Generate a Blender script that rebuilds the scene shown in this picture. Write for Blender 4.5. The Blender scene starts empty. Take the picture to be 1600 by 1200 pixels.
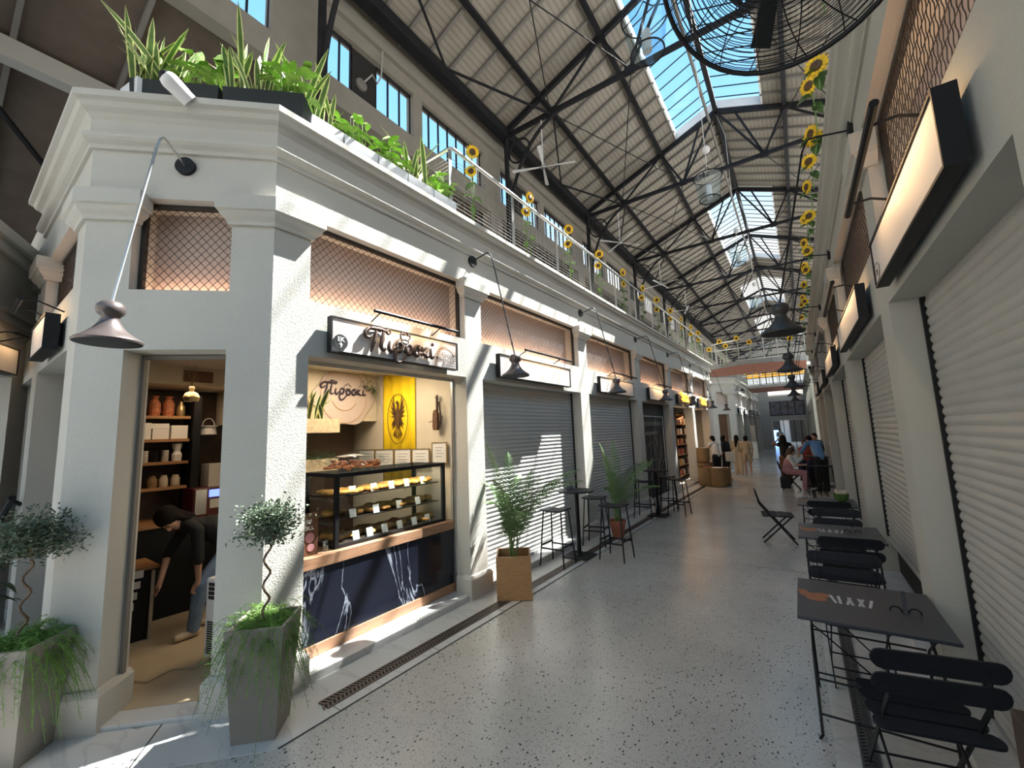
import bpy, math, random
from math import sin, cos, pi, radians, sqrt, atan2
from mathutils import Vector, Matrix, noise
random.seed(7)
D = bpy.data
C = bpy.context.scene.collection
# ------------------------------------------------------------------ camera
CAMZ = 1.95
def cam_axes(yaw, pitch, roll):
    cy, sy, cp, sp = cos(yaw), sin(yaw), cos(pitch), sin(pitch)
    f = Vector((-sy*cp, cy*cp, sp)); r = Vector((cy, sy, 0)); u = r.cross(f)
    cr, sr = cos(roll), sin(roll)
    return cr*r+sr*u, -sr*r+cr*u, f
r_, u_, f_ = cam_axes(radians(34.36), radians(7.088), radians(-2.177))
cam = D.objects.new('camera', D.cameras.new('camera')); C.objects.link(cam)
m3 = Matrix((r_, u_, -f_)).transposed().to_4x4(); m3.translation = (0, 0, CAMZ)
cam.matrix_world = m3
cam.data.sensor_width = 36; cam.data.sensor_fit = 'HORIZONTAL'; cam.data.lens = 648/1600*36
cam.data.clip_start = .05; cam.data.clip_end = 300
bpy.context.scene.camera = cam
# ------------------------------------------------------------------ light
ALEFT = radians(1.18)          # the left block stands 1.18 degrees off the hall's axis
w = D.worlds.new('sky'); bpy.context.scene.world = w; w.use_nodes = True
nt = w.node_tree; bg = nt.nodes['Background']
tc = nt.nodes.new('ShaderNodeTexCoord'); sep = nt.nodes.new('ShaderNodeSeparateXYZ')
rmp = nt.nodes.new('ShaderNodeValToRGB')
cr0 = rmp.color_ramp
cr0.elements[0].position = 0.0; cr0.elements[0].color = (.96, .88, .77, 1)
cr0.elements[1].position = .85; cr0.elements[1].color = (.18, .50, .92, 1)
e = cr0.elements.new(.33); e.color = (.86, .85, .80, 1)
e = cr0.elements.new(.52); e.color = (.33, .66, .98, 1)
nt.links.new(tc.outputs['Generated'], sep.inputs[0]); nt.links.new(sep.outputs['Z'], rmp.inputs[0])
nt.links.new(rmp.outputs[0], bg.inputs[0]); bg.inputs[1].default_value = 1.0
SD = Vector((1.0, 2.45, 3.75)).normalized()
SD = Matrix.Rotation(-ALEFT, 3, 'Z') @ SD
sun = D.objects.new('sun', D.lights.new('sun', 'SUN')); C.objects.link(sun)
sun.data.energy = 19.0; sun.data.angle = radians(.55); sun.data.color = (1, .965, .9)
sun.rotation_euler = SD.to_track_quat('Z', 'Y').to_euler()
sun.location = SD*30
vs = bpy.context.scene.view_settings
vs.view_transform = 'Standard'; vs.look = 'None'; vs.gamma = 1; vs.exposure = .62; vs.use_curve_mapping = False
cy_ = bpy.context.scene.cycles
cy_.max_bounces = 9; cy_.diffuse_bounces = 5; cy_.transparent_max_bounces = 24; cy_.glossy_bounces = 3
cy_.sample_clamp_indirect = 6; cy_.caustics_reflective = False; cy_.caustics_refractive = False
def area(name, loc, size, power, color, rot=(0, 0, 0), left=True):
    l = D.lights.new(name, 'AREA'); l.shape = 'RECTANGLE'; l.size, l.size_y = size
    l.energy = power; l.color = color
    o = D.objects.new(name, l); o.location = loc; o.rotation_euler = rot; C.objects.link(o)
    if left: LEFT.append(o)
    return o
LEFT = []
# ------------------------------------------------------------------ materials
def mat(name, col, rough=.6, metal=0, bump=0, bscale=60, var=0, vscale=3, spec=.5, alpha=None, trans=0, emit=None, estr=0):
    m = D.materials.new(name); m.use_nodes = True; n = m.node_tree; b = n.nodes['Principled BSDF']
    b.inputs['Base Color'].default_value = (*col, 1); b.inputs['Roughness'].default_value = rough
    b.inputs['Metallic'].default_value = metal; b.inputs['Specular IOR Level'].default_value = spec
    if trans: b.inputs['Transmission Weight'].default_value = trans
    if emit: b.inputs['Emission Color'].default_value = (*emit, 1); b.inputs['Emission Strength'].default_value = estr
    t = n.nodes.new('ShaderNodeTexCoord')
    if var:
        no = n.nodes.new('ShaderNodeTexNoise'); no.inputs['Scale'].default_value = vscale; no.inputs['Detail'].default_value = 6
        mp = n.nodes.new('ShaderNodeMapRange'); mp.inputs['From Min'].default_value = .3; mp.inputs['From Max'].default_value = .7
        mp.inputs['To Min'].default_value = 1-var; mp.inputs['To Max'].default_value = 1+var
        mx = n.nodes.new('ShaderNodeVectorMath'); mx.operation = 'SCALE'; mx.inputs[0].default_value = col
        n.links.new(t.outputs['Object'], no.inputs['Vector']); n.links.new(no.outputs[0], mp.inputs[0])
        n.links.new(mp.outputs[0], mx.inputs['Scale']); n.links.new(mx.outputs[0], b.inputs['Base Color'])
    if bump:
        no = n.nodes.new('ShaderNodeTexNoise'); no.inputs['Scale'].default_value = bscale; no.inputs['Detail'].default_value = 4
        bp = n.nodes.new('ShaderNodeBump'); bp.inputs['Strength'].default_value = bump; bp.inputs['Distance'].default_value = .01
        n.links.new(t.outputs['Object'], no.inputs['Vector']); n.links.new(no.outputs[0], bp.inputs['Height'])
        n.links.new(bp.outputs[0], b.inputs['Normal'])
    return m
def node(m, typ, **kw):
    x = m.node_tree.nodes.new(typ)
    for k, v in kw.items():
        if k in x.inputs: x.inputs[k].default_value = v
        else: setattr(x, k, v)
    return x
def ramp(m, pts):
    x = m.node_tree.nodes.new('ShaderNodeValToRGB'); cr = x.color_ramp
    while len(cr.elements) < len(pts): cr.elements.new(.5)
    for e, (p, c) in zip(cr.elements, pts): e.position = p; e.color = (*c, 1)
    return x
M = {}
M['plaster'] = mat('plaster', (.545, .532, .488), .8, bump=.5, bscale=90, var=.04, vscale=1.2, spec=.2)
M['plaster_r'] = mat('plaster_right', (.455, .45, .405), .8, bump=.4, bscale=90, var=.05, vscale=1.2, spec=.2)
M['pale'] = mat('pale_plaster', (.58, .54, .48), .85, var=.05, spec=.2)
M['inner'] = mat('shop_wall_cream', (.62, .55, .43), .8, var=.06, spec=.2)
M['black'] = mat('black_metal', (.010, .011, .013), .5, spec=.25)
M['iron'] = mat('roof_iron', (.017, .017, .020), .65, var=.2, spec=.2)
M['iron_grey'] = mat('grey_painted_batten', (.20, .185, .17), .7)
M['steel'] = mat('brushed_steel', (.55, .55, .54), .3, metal=.9)
M['bronze'] = mat('bronze_lamp', (.15, .125, .12), .35, metal=.6)
M['bellblack'] = mat('black_enamel', (.035, .037, .04), .42)
M['white'] = mat('white_paint', (.75, .75, .76), .5)
M['planter'] = mat('planter_white', (.62, .65, .70), .45)
M['taupe'] = mat('taupe_fibre', (.24, .22, .195), .6, bump=.1, bscale=150, var=.05)
M['darkbox'] = mat('dark_planter', (.022, .026, .028), .55, spec=.25)
M['beam_pale'] = mat('beam_pale', (.42, .41, .39), .8)
M['mesh'] = mat('mesh_wire', (.03, .026, .022), .5)
M['shutter'] = mat('shutter_grey', (.47, .47, .455), .5, spec=.4, var=.03)
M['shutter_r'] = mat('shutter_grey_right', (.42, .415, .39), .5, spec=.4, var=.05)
M['chairblack'] = mat('painted_slat', (.010, .0125, .018), .55, var=.15, vscale=20, spec=.22)
M['tabletop'] = mat('table_laminate', (.030, .035, .046), .38, bump=.1, bscale=400)
M['soil'] = mat('soil', (.04, .028, .018), .95, bump=.8, bscale=80)
M['terracotta'] = mat('terracotta', (.35, .12, .07), .75, var=.1, vscale=8)
M['yellow'] = mat('banner_yellow', (.90, .62, .01), .7)
M['paper'] = mat('paper', (.80, .79, .76), .6)
M['gold'] = mat('gold_frame', (.55, .42, .22), .35, metal=.7)
M['lettering'] = mat('lettering_brown', (.045, .028, .025), .5)
M['logo_dark'] = mat('logo_navy', (.03, .02, .04), .6)
M['pastry'] = mat('pastry', (.62, .30, .07), .55, bump=.5, bscale=40, var=.35, vscale=14)
M['crackling'] = mat('dried_rolls', (.42, .14, .06), .6, var=.35, vscale=30)
M['tray'] = mat('dark_wood_tray', (.05, .028, .018), .5)
M['brown'] = mat('brown_wood', (.13, .06, .03), .55, var=.2, vscale=12)
M['floor_in'] = mat('shop_floor', (.46, .38, .26), .35, var=.05)
M['dark'] = mat('dark_recess', (.02, .018, .017), .8)
M['darkred'] = mat('machine_red', (.10, .015, .012), .3)
M['screen'] = mat('machine_screen', (.05, .08, .4), .4, emit=(.12, .18, 1), estr=2.2)
M['lampglow'] = mat('warm_led', (1, .7, .35), .5, emit=(1, .6, .25), estr=5)
M['cushion'] = mat('cloth_dark', (.02, .02, .022), .9)
M['card'] = mat('cardboard', (.55, .47, .38), .8)
M['redsoffit'] = mat('red_soffit', (.40, .17, .12), .5, var=.1)
M['basket'] = mat('wicker', (.30, .19, .09), .8, bump=1, bscale=120, var=.2, vscale=30)
M['stone_end'] = mat('end_wall_render', (.42, .42, .41), .8)
M['skin'] = mat('skin', (.52, .30, .20), .55); M['skin2'] = mat('skin_tan', (.38, .2, .13), .55)
M['hair'] = mat('hair', (.010, .007, .006), .8, spec=.15); M['hair_b'] = mat('hair_brown', (.06, .03, .018), .6)
M['jeans'] = mat('denim', (.16, .24, .36), .85, var=.2, vscale=8)
for k, c in dict(c_black=(.012, .012, .013), c_white=(.68, .67, .64), c_beige=(.40, .34, .25), c_pink=(.50, .25, .27), c_blue=(.13, .27, .50), c_teal=(.16, .42, .62), c_red=(.32, .06, .05), c_cream=(.55, .47, .36), c_navy=(.03, .04, .08)).items():
    M[k] = mat(k[2:]+'_cloth', c, .85, var=.08, vscale=10)
for k, c in dict(leaf=(.085, .17, .035), leaf_dark=(.035, .075, .03), leaf_grey=(.10, .14, .085), leaf_light=(.26, .46, .07), leaf_edge=(.72, .74, .34), fern=(.13, .26, .035), palm=(.13, .22, .08), petal=(.95, .62, .02), petal_dark=(.10, .05, .015), stem=(.16, .28, .07), bark=(.14, .085, .05), spathe=(.75, .78, .68)).items():
    m = mat(k, c, .55, var=.25, vscale=12); M[k] = m
    if k in ('leaf', 'leaf_light', 'leaf_edge', 'fern', 'palm', 'leaf_grey'):
        b = m.node_tree.nodes['Principled BSDF']
        try: b.inputs['Subsurface Weight'].default_value = 0
        except Exception: pass
# glass
def glass(name, tint=(.9, .95, .97), rough=.02, mix=.10):
    m = D.materials.new(name); m.use_nodes = True; n = m.node_tree; n.nodes.clear()
    o = n.nodes.new('ShaderNodeOutputMaterial'); t = n.nodes.new('ShaderNodeBsdfTransparent'); g = n.nodes.new('ShaderNodeBsdfGlossy')
    mx = n.nodes.new('ShaderNodeMixShader'); fr = n.nodes.new('ShaderNodeFresnel'); fr.inputs[0].default_value = 1.35
    ad = n.nodes.new('ShaderNodeMath'); ad.operation = 'ADD'; ad.inputs[1].default_value = mix*.3
    t.inputs[0].default_value = (*tint, 1); g.inputs['Roughness'].default_value = rough
    mx.inputs[0].default_value = mix
    n.links.new(t.outputs[0], mx.inputs[1]); n.links.new(g.outputs[0], mx.inputs[2]); n.links.new(mx.outputs[0], o.inputs[0])
    return m
M['glass'] = glass('clear_glass', mix=.07); M['skyglass'] = glass('roof_glass', (.95, .98, 1), mix=.03); M['smoke'] = glass('jar_glass', (.80, .86, .92), .05, .15)
# wood
def wood(name, c1, c2, scale=6, axis=(1, 1, 12), rough=.5):
    m = mat(name, c1, rough); n = m.node_tree
    t = node(m, 'ShaderNodeTexCoord'); mp = node(m, 'ShaderNodeMapping'); mp.inputs['Scale'].default_value = axis
    no = node(m, 'ShaderNodeTexNoise', Scale=scale, Detail=8, Distortion=1.2); rp = ramp(m, [(.3, c1), (.7, c2)])
    n.links.new(t.outputs['Object'], mp.inputs[0]); n.links.new(mp.outputs[0], no.inputs['Vector']); n.links.new(no.outputs[0], rp.inputs[0])
    n.links.new(rp.outputs[0], n.nodes['Principled BSDF'].inputs['Base Color']); return m
M['woodbox'] = wood('oak_box', (.36, .19, .08), (.50, .29, .13), 5, (2, 2, 16))
M['woodrail'] = wood('oak_rail', (.30, .16, .09), (.42, .24, .14), 5, (8, 1, 8))
M['shelfwood'] = wood('shelf_wood', (.30, .15, .06), (.42, .22, .09), 5, (8, 1, 8))
# marble
def marble(name, base, vein, scale=1.5, thr=.52, rough=.25, dist=1.6, k=1):
    m = mat(name, base, rough); n = m.node_tree; t = node(m, 'ShaderNodeTexCoord')
    mp = node(m, 'ShaderNodeMapping'); mp.inputs['Rotation'].default_value = (.5, .6, .4); mp.inputs['Scale'].default_value = (1, 3.2, 1)
    no = node(m, 'ShaderNodeTexNoise', Scale=scale, Detail=9, Distortion=dist)
    ab = node(m, 'ShaderNodeMath', operation='SUBTRACT'); ab.inputs[1].default_value = .5
    a2 = node(m, 'ShaderNodeMath', operation='ABSOLUTE'); rp = ramp(m, [(0, vein), (.012*k, tuple(.5*(a+b) for a, b in zip(base, vein))), (.035*k, base)])
    n.links.new(t.outputs['Object'], mp.inputs[0]); n.links.new(mp.outputs[0], no.inputs['Vector'])
    n.links.new(no.outputs[0], ab.inputs[0]); n.links.new(ab.outputs[0], a2.inputs[0]); n.links.new(a2.outputs[0], rp.inputs[0])
    n.links.new(rp.outputs[0], n.nodes['Principled BSDF'].inputs['Base Color']); return m
M['marble_w'] = marble('white_marble', (.60, .60, .59), (.49, .49, .49), .9, rough=.3)
M['marble_b'] = marble('black_marble', (.010, .012, .022), (.34, .38, .46), .6, rough=.14, dist=1.3, k=.28)
# terrazzo
def terrazzo():
    m = mat('terrazzo', (.4, .39, .36), .22); n = m.node_tree; b = n.nodes['Principled BSDF']; t = node(m, 'ShaderNodeTexCoord')
    n1 = node(m, 'ShaderNodeTexNoise', Scale=1.1, Detail=5); r1 = ramp(m, [(.3, (.47, .46, .43)), (.7, (.60, .585, .55))])
    n2 = node(m, 'ShaderNodeTexNoise', Scale=130, Detail=2); mx = node(m, 'ShaderNodeMix', data_type='RGBA', blend_type='MULTIPLY'); mx.inputs[0].default_value = .5
    r2 = ramp(m, [(.35, (.45, .42, .38)), (.5, (1, 1, 1))])
    n.links.new(t.outputs['Object'], n1.inputs['Vector']); n.links.new(n1.outputs[0], r1.inputs[0])
    n.links.new(t.outputs['Object'], n2.inputs['Vector']); n.links.new(n2.outputs[0], r2.inputs[0])
    n.links.new(r1.outputs[0], mx.inputs[6]); n.links.new(r2.outputs[0], mx.inputs[7])
    last = mx.outputs[2]
    for sc, thr, keep, col, ms in ((34, .20, .5, (.045, .04, .035), (1, .62, 1)), (75, .24, .45, (.12, .10, .085), (.7, 1, 1)), (9, .055, .25, (.02, .018, .015), (1, .7, 1)), (50, .22, .65, (.62, .60, .56), (1, 1, 1))):
        mp = node(m, 'ShaderNodeMapping'); mp.inputs['Scale'].default_value = ms; mp.inputs['Rotation'].default_value = (0, 0, sc)
        v = node(m, 'ShaderNodeTexVoronoi', Scale=sc); lt = node(m, 'ShaderNodeMath', operation='LESS_THAN'); lt.inputs[1].default_value = thr
        sp = node(m, 'ShaderNodeSeparateColor'); gt = node(m, 'ShaderNodeMath', operation='GREATER_THAN'); gt.inputs[1].default_value = keep
        mu = node(m, 'ShaderNodeMath', operation='MULTIPLY'); x = node(m, 'ShaderNodeMix', data_type='RGBA'); x.inputs[7].default_value = (*col, 1)
        n.links.new(t.outputs['Object'], mp.inputs[0]); n.links.new(mp.outputs[0], v.inputs['Vector']); n.links.new(v.outputs['Distance'], lt.inputs[0])
        n.links.new(v.outputs['Color'], sp.inputs[0]); n.links.new(sp.outputs[0], gt.inputs[0]); n.links.new(lt.outputs[0], mu.inputs[0]); n.links.new(gt.outputs[0], mu.inputs[1])
        n.links.new(mu.outputs[0], x.inputs[0]); n.links.new(last, x.inputs[6]); last = x.outputs[2]
    n.links.new(last, b.inputs['Base Color'])
    return m
M['terrazzo'] = terrazzo()
# roof boards: thin lines along the hall, slight stain
def boards():
    m = mat('roof_boards', (.3, .27, .24), .8, spec=.2); n = m.node_tree; b = n.nodes['Principled BSDF']; t = node(m, 'ShaderNodeTexCoord')
    wv = node(m, 'ShaderNodeTexWave', Scale=2.6, Distortion=.15); wv.bands_direction = 'X'; wv.inputs['Detail Scale'].default_value = 2
    r = ramp(m, [(.0, (.22, .19, .165)), (.06, (.335, .30, .26)), (1, (.37, .335, .295))]); no = node(m, 'ShaderNodeTexNoise', Scale=1.2, Detail=8)
    r2 = ramp(m, [(.3, (.78, .76, .74)), (.7, (1, 1, 1))]); mx = node(m, 'ShaderNodeMix', data_type='RGBA', blend_type='MULTIPLY'); mx.inputs[0].default_value = 1
    n.links.new(t.outputs['Object'], wv.inputs['Vector']); n.links.new(wv.outputs[0], r.inputs[0]); n.links.new(t.outputs['Object'], no.inputs['Vector'])
    n.links.new(no.outputs[0], r2.inputs[0]); n.links.new(r.outputs[0], mx.inputs[6]); n.links.new(r2.outputs[0], mx.inputs[7]); n.links.new(mx.outputs[2], b.inputs['Base Color'])
    return m
M['boards'] = boards()
# ------------------------------------------------------------------ mesh builder
class MB:
    def __init__(s): s.v = []; s.f = []; s.mi = []; s.cur = 0
    def add(s, vs, fs):
        o = len(s.v); s.v += [tuple(v) for v in vs]; s.f += [tuple(i+o for i in f) for f in fs]; s.mi += [s.cur]*len(fs); return s
    def box(s, x0, x1, y0, y1, z0, z1, mtx=None):
        v = [Vector((x, y, z)) for x in (x0, x1) for y in (y0, y1) for z in (z0, z1)]
        if mtx: v = [mtx @ p for p in v]
        return s.add(v, [(0, 1, 3, 2), (4, 6, 7, 5), (0, 4, 5, 1), (2, 3, 7, 6), (0, 2, 6, 4), (1, 5, 7, 3)])
    def tube(s, pts, r, n=8, caps=True, r1=None):
        pts = [Vector(p) for p in pts]; N = len(pts); vs = []; fs = []
        rs = r if isinstance(r, (list, tuple)) else [r+(0 if r1 is None else (r1-r)*i/max(1, N-1)) for i in range(N)]
        up = None
        for i, p in enumerate(pts):
            d = (pts[min(i+1, N-1)]-pts[max(i-1, 0)])
            d = d.normalized() if d.length > 1e-9 else Vector((0, 0, 1))
            if up is None: up = Vector((0, 0, 1)) if abs(d.z) < .9 else Vector((1, 0, 0))
            a = d.cross(up)
            a = a.normalized() if a.length > 1e-6 else d.orthogonal().normalized()
            b = a.cross(d).normalized(); up = b
            for k in range(n):
                t = 2*pi*k/n; vs.append(p+(a*cos(t)+b*sin(t))*rs[i])
        for i in range(N-1):
            for k in range(n):
                fs.append((i*n+k, i*n+(k+1) % n, (i+1)*n+(k+1) % n, (i+1)*n+k))
        if caps: fs += [tuple(range(n))[::-1], tuple((N-1)*n+k for k in range(n))]
        return s.add(vs, fs)
    def bar(s, a, b, w_, h=None):        # rectangular bar between points
        a, b = Vector(a), Vector(b); h = h or w_; d = (b-a).normalized(); up = Vector((0, 0, 1)) if abs(d.z) < .95 else Vector((0, 1, 0))
        x = d.cross(up).normalized()*w_/2; y = x.cross(d).normalized()*h/2
        vs = [p+i*x+j*y for p in (a, b) for i, j in ((-1, -1), (1, -1), (1, 1), (-1, 1))]
        return s.add(vs, [(3, 2, 1, 0), (4, 5, 6, 7)]+[(i, (i+1) % 4, (i+1) % 4+4, i+4) for i in range(4)])
    def lathe(s, prof, n=24, c=(0, 0, 0), mtx=None):
        vs = []; fs = []; N = len(prof)
        for r, z in prof:
            for k in range(n):
                t = 2*pi*k/n; p = Vector((c[0]+r*cos(t), c[1]+r*sin(t), c[2]+z)); vs.append(mtx @ p if mtx else p)
        for i in range(N-1):
            for k in range(n): fs.append((i*n+k, i*n+(k+1) % n, (i+1)*n+(k+1) % n, (i+1)*n+k))
        fs += [tuple(range(n))[::-1], tuple((N-1)*n+k for k in range(n))]
        return s.add(vs, fs)
    def ell(s, c, r, n=10, mtx=None):
        c = Vector(c); vs = []; fs = []
        if not hasattr(r, '__len__'): r = (r, r, r)
        for i in range(n+1):
            for k in range(2*n):
                a = pi*i/n; t = pi*k/n; p = Vector((r[0]*sin(a)*cos(t), r[1]*sin(a)*sin(t), r[2]*cos(a)))
                vs.append((mtx @ p if mtx else p)+c)
        for i in range(n):
            for k in range(2*n): fs.append((i*2*n+k, (i+1)*2*n+k, (i+1)*2*n+(k+1) % (2*n), i*2*n+(k+1) % (2*n)))
        return s.add(vs, fs)
    def prism(s, poly, z0, z1, mtx=None):  # poly in xy
        n = len(poly); vs = [Vector((x, y, z)) for z in (z0, z1) for x, y in poly]
        if mtx: vs = [mtx @ v for v in vs]
        return s.add(vs, [tuple(range(n))[::-1], tuple(range(n, 2*n))]+[(i, (i+1) % n, (i+1) % n+n, i+n) for i in range(n)])
    def quad(s, *p): return s.add([Vector(x) for x in p], [tuple(range(len(p)))])
    def cap(s, p0, p1, r0, r1, n=10):
        s.tube([p0, p1], [r0, r1], n); s.ell(p0, r0, 5); s.ell(p1, r1, 5); return s
    def sweep(s, path, prof, closed=False):  # path 2D points, prof (out, z); outward = right of travel
        P = [Vector((p[0], p[1])) for p in path]; N = len(P); n = len(prof); vs = []
        for i, p in enumerate(P):
            d0 = (P[i]-P[i-1]).normalized() if i else None; d1 = (P[i+1]-P[i]).normalized() if i < N-1 else None
            if d0 is None: d0 = d1
            if d1 is None: d1 = d0
            n0 = Vector((d0.y, -d0.x)); n1 = Vector((d1.y, -d1.x)); m = (n0+n1).normalized(); m = m/max(.2, m.dot(n0))
            for o, z in prof: vs.append((p.x+m.x*o, p.y+m.y*o, z))
        fs = [tuple(range(n)), tuple((N-1)*n+k for k in range(n))[::-1]]
        for i in range(N-1):
            for k in range(n): fs.append((i*n+k, (i+1)*n+k, (i+1)*n+(k+1) % n, i*n+(k+1) % n))
        return s.add(vs, fs)
    def build(s, name, m, parent=None, smooth=False, bevel=0, left=False, kind=None, solid=0):
        org = Vector((0, 0, 0))
        if parent is not None and parent.get('_abs'):
            q = parent; 
            org = Vector(parent['_abs'])
        me = D.meshes.new(name); me.from_pydata([tuple(Vector(v)-org) for v in s.v], [], s.f)
        ms = m if isinstance(m, list) else [m]
        for x in ms: me.materials.append(M[x] if isinstance(x, str) else x)
        if len(ms) > 1: me.polygons.foreach_set('material_index', s.mi)
        if smooth:
            me.polygons.foreach_set('use_smooth', [True]*len(me.polygons))
        me.validate(); me.update()
        o = D.objects.new(name, me); C.objects.link(o)
        if smooth and smooth != 'all': me.set_sharp_from_angle(angle=radians(40))
        if bevel:
            b = o.modifiers.new('bevel', 'BEVEL'); b.width = bevel; b.segments = 2; b.limit_method = 'ANGLE'
        if solid:
            b = o.modifiers.new('solid', 'SOLIDIFY'); b.thickness = solid
        if parent is not None:
            o.parent = parent
            if parent.get('_abs'): o['_abs'] = parent['_abs']
        elif left: LEFT.append(o)
        if kind: o['kind'] = kind
        return o
def tag(o, label, cat, group=None):
    o['label'] = label; o['category'] = cat
    if group: o['group'] = group
    return o
def thing(name, label, cat, loc=(0, 0, 0), rz=0, group=None, left=False, absolute=False):
    o = D.objects.new(name, None); C.objects.link(o); o.location = loc; o.rotation_euler = (0, 0, rz); o.empty_display_size = .1
    tag(o, label, cat, group)
    if absolute: o['_abs'] = tuple(loc)
    if left: LEFT.append(o)
    return o
def dup(root, loc=None, rz=None, label=None, group=None, left=False):
    r = root.copy(); C.objects.link(r)
    if loc is not None: r.location = loc
    if rz is not None: r.rotation_euler = (0, 0, rz)
    if label: r['label'] = label
    if group: r['group'] = group
    for ch in root.children:
        c = ch.copy(); C.objects.link(c); c.parent = r
        for g in ch.children:
            d = g.copy(); C.objects.link(d); d.parent = c
    if left: LEFT.append(r)
    return r
ORD = ['first', 'second', 'third', 'fourth', 'fifth', 'sixth', 'seventh', 'eighth', 'ninth', 'tenth', 'eleventh', 'twelfth', 'thirteenth', 'fourteenth', 'fifteenth', 'sixteenth', 'seventeenth', 'eighteenth', 'nineteenth', 'twentieth']
def text(body, size, name, m, parent, mtx, extrude=.004, offset=0, shear=0, align='LEFT', space=1):
    cu = D.curves.new(name, 'FONT'); cu.body = body; cu.size = size; cu.extrude = extrude; cu.offset = offset; cu.shear = shear
    cu.align_x = align; cu.space_character = space; cu.resolution_u = 3
    tmp = D.objects.new(name, cu); C.objects.link(tmp)
    me = D.meshes.new_from_object(tmp.evaluated_get(bpy.context.evaluated_depsgraph_get())); D.objects.remove(tmp); me.materials.clear(); me.materials.append(M[m])
    o = D.objects.new(name, me); C.objects.link(o)
    if parent is not None:
        o.parent = parent
        if parent.get('_abs'): mtx = Matrix.Translation(-Vector(parent['_abs'])) @ mtx
    o.matrix_basis = mtx
    return o
def frame(o, ux, uy):       # matrix with local x,y axes
    ux = Vector(ux).normalized(); uy = Vector(uy).normalized(); uz = ux.cross(uy)
    m = Matrix((ux, uy, uz)).transposed().to_4x4(); m.translation = Vector(o); return m
# ================================================================== STRUCTURE
def strc(mb, name, m, left=True, **k): return mb.build(name, m, None, left=left, kind='structure', **k)
XF = -3.55; XR = .62; S2 = sqrt(.5)
def CH(s, n, z): return Vector((XF-s*S2+n*S2, 1.57-s*S2-n*S2, z))      # corner face: s along from the arris, n outwards
# floor
strc(MB().box(-40, 30, -12, 60, -.3, 0), 'floor', 'terrazzo', left=False)
f = MB(); f.prism([(XF-.5, 1.0), (XF-.5, 22), (-3.0, 22), (-3.0, 1.46), (-3.93, .5), (-4.35, .12), (-7.2, .12), (-7.2, .9), (-4.4, .9)], -.02, .004)
strc(f, 'trim_1', 'marble_w')
f = MB()
for y in (1.9, 2.9, 3.9, 4.9, 5.9, 6.9, 7.9, 8.9, 10.4, 12.4, 14.4): f.box(-3.105, -3.0, y, y+.004, .004, .0052)
for y in (6.9, 13.8, 19.9): f.box(-3.0, -.02, y, y+.006, .0002, .0012)
f.box(-3.012, -3.0, 1.46, 20.4, .003, .0055)
strc(f, 'trim_2', 'dark')
f = MB(); f.box(-.02, .9, 1.2, 20, -.02, .004); strc(f, 'trim_3', 'marble_w', left=False)
# drains: slotted steel channel covers
def drain(x0, x1, y0, y1, label, left):
    t = thing('drain_channel', label, 'drain', ((x0+x1)/2, y0, 0), absolute=True, left=left)
    b = MB(); b.box(x0, x1, y0, y1, .0045, .006); b.build('channel', 'dark', t)
    g = MB(); y = y0; st = .034
    g.box(x0, x0+.012, y0, y1, .005, .011); g.box(x1-.012, x1, y0, y1, .005, .011); xm = (x0+x1)/2; g.box(xm-.006, xm+.006, y0, y1, .006, .011)
    while y < min(y1, y0+9):
        for a, b_ in ((x0+.01, xm-.004), (xm+.004, x1-.01)):
            g.bar((a, y, .009), (b_, y+.02*(1 if a < xm-.02 else -1), .009), .014, .004)
        y += st
    g.build('grating', mat('grate_steel', (.16, .13, .11), .45, metal=.6) if left else mat('grate_grey', (.10, .10, .105), .5), t)
drain(-3.235, -3.105, 1.86, 20.3, 'long slotted steel drain channel along the foot of the left shopfronts', True)
drain(.10, .19, 1.3, 19, 'slotted steel drain channel beneath the cafe tables on the right', False)
# ---- left block
LB = [(1.89, 3.96), (4.29, 7.23), (7.6, 10.43), (10.8, 13.42), (13.78, 16.42), (16.78, 19.42)]; LEND = 20.4
def facade(mb, x, d, y0, y1, ops, zl, zs, zh, top, side):
    """pillars, lintels and header of a straight shopfront wall; body goes from x to x-side*d"""
    xa, xb = sorted((x, x-side*d)); prev = y0
    for a, b in ops:
        mb.box(xa, xb, prev, a, 0, zh); mb.box(xa, xb, a, b, zl, zs); prev = b
    mb.box(xa, xb, prev, y1, 0, zh); mb.box(xa, xb, y0, y1, zh, top)
w_ = MB(); facade(w_, XF, .3, 1.57, LEND, LB, 2.72, 3.22, 4.0, 4.8, 1)
# corner face at 45 degrees: pier, door and transom openings, pier
def chbox(mb, s0, s1, n0, n1, z0, z1):
    mb.add([CH(s, n, z) for s in (s0, s1) for n in (n0, n1) for z in (z0, z1)], [(0, 1, 3, 2), (4, 6, 7, 5), (0, 4, 5, 1), (2, 3, 7, 6), (0, 2, 6, 4), (1, 5, 7, 3)])
for s0, s1, z0, z1 in ((0, .33, 0, 4.0), (1.06, 1.39, 0, 4.0), (.33, 1.06, 2.73, 3.22), (0, 1.39, 4.0, 4.8)): chbox(w_, s0, s1, -.3, 0, z0, z1)
SO = [(-6.5, -4.86)]            # opening in the side face y = .58
ys = .587
w_.box(-4.86, -4.533, ys, ys+.35, 0, 4.0); w_.box(-6.5, -4.86, ys, ys+.35, 2.78, 3.3); w_.box(-6.85, -6.5, ys, ys+.5, 0, 4.0); w_.box(-8.6, -6.85, ys, ys+.35, 2.78, 3.3); w_.box(-8.9, -8.6, ys, ys+.35, 0, 4)
w_.box(-8.9, -4.533, ys, ys+.35, 4.0, 4.8)
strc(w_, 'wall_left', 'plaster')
b = MB(); b.box(-8.9, -8.6, ys+.35, LEND, 0, 4.75); b.box(-8.6, XF-.3, 20.1, LEND, 0, 4.0)
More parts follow.
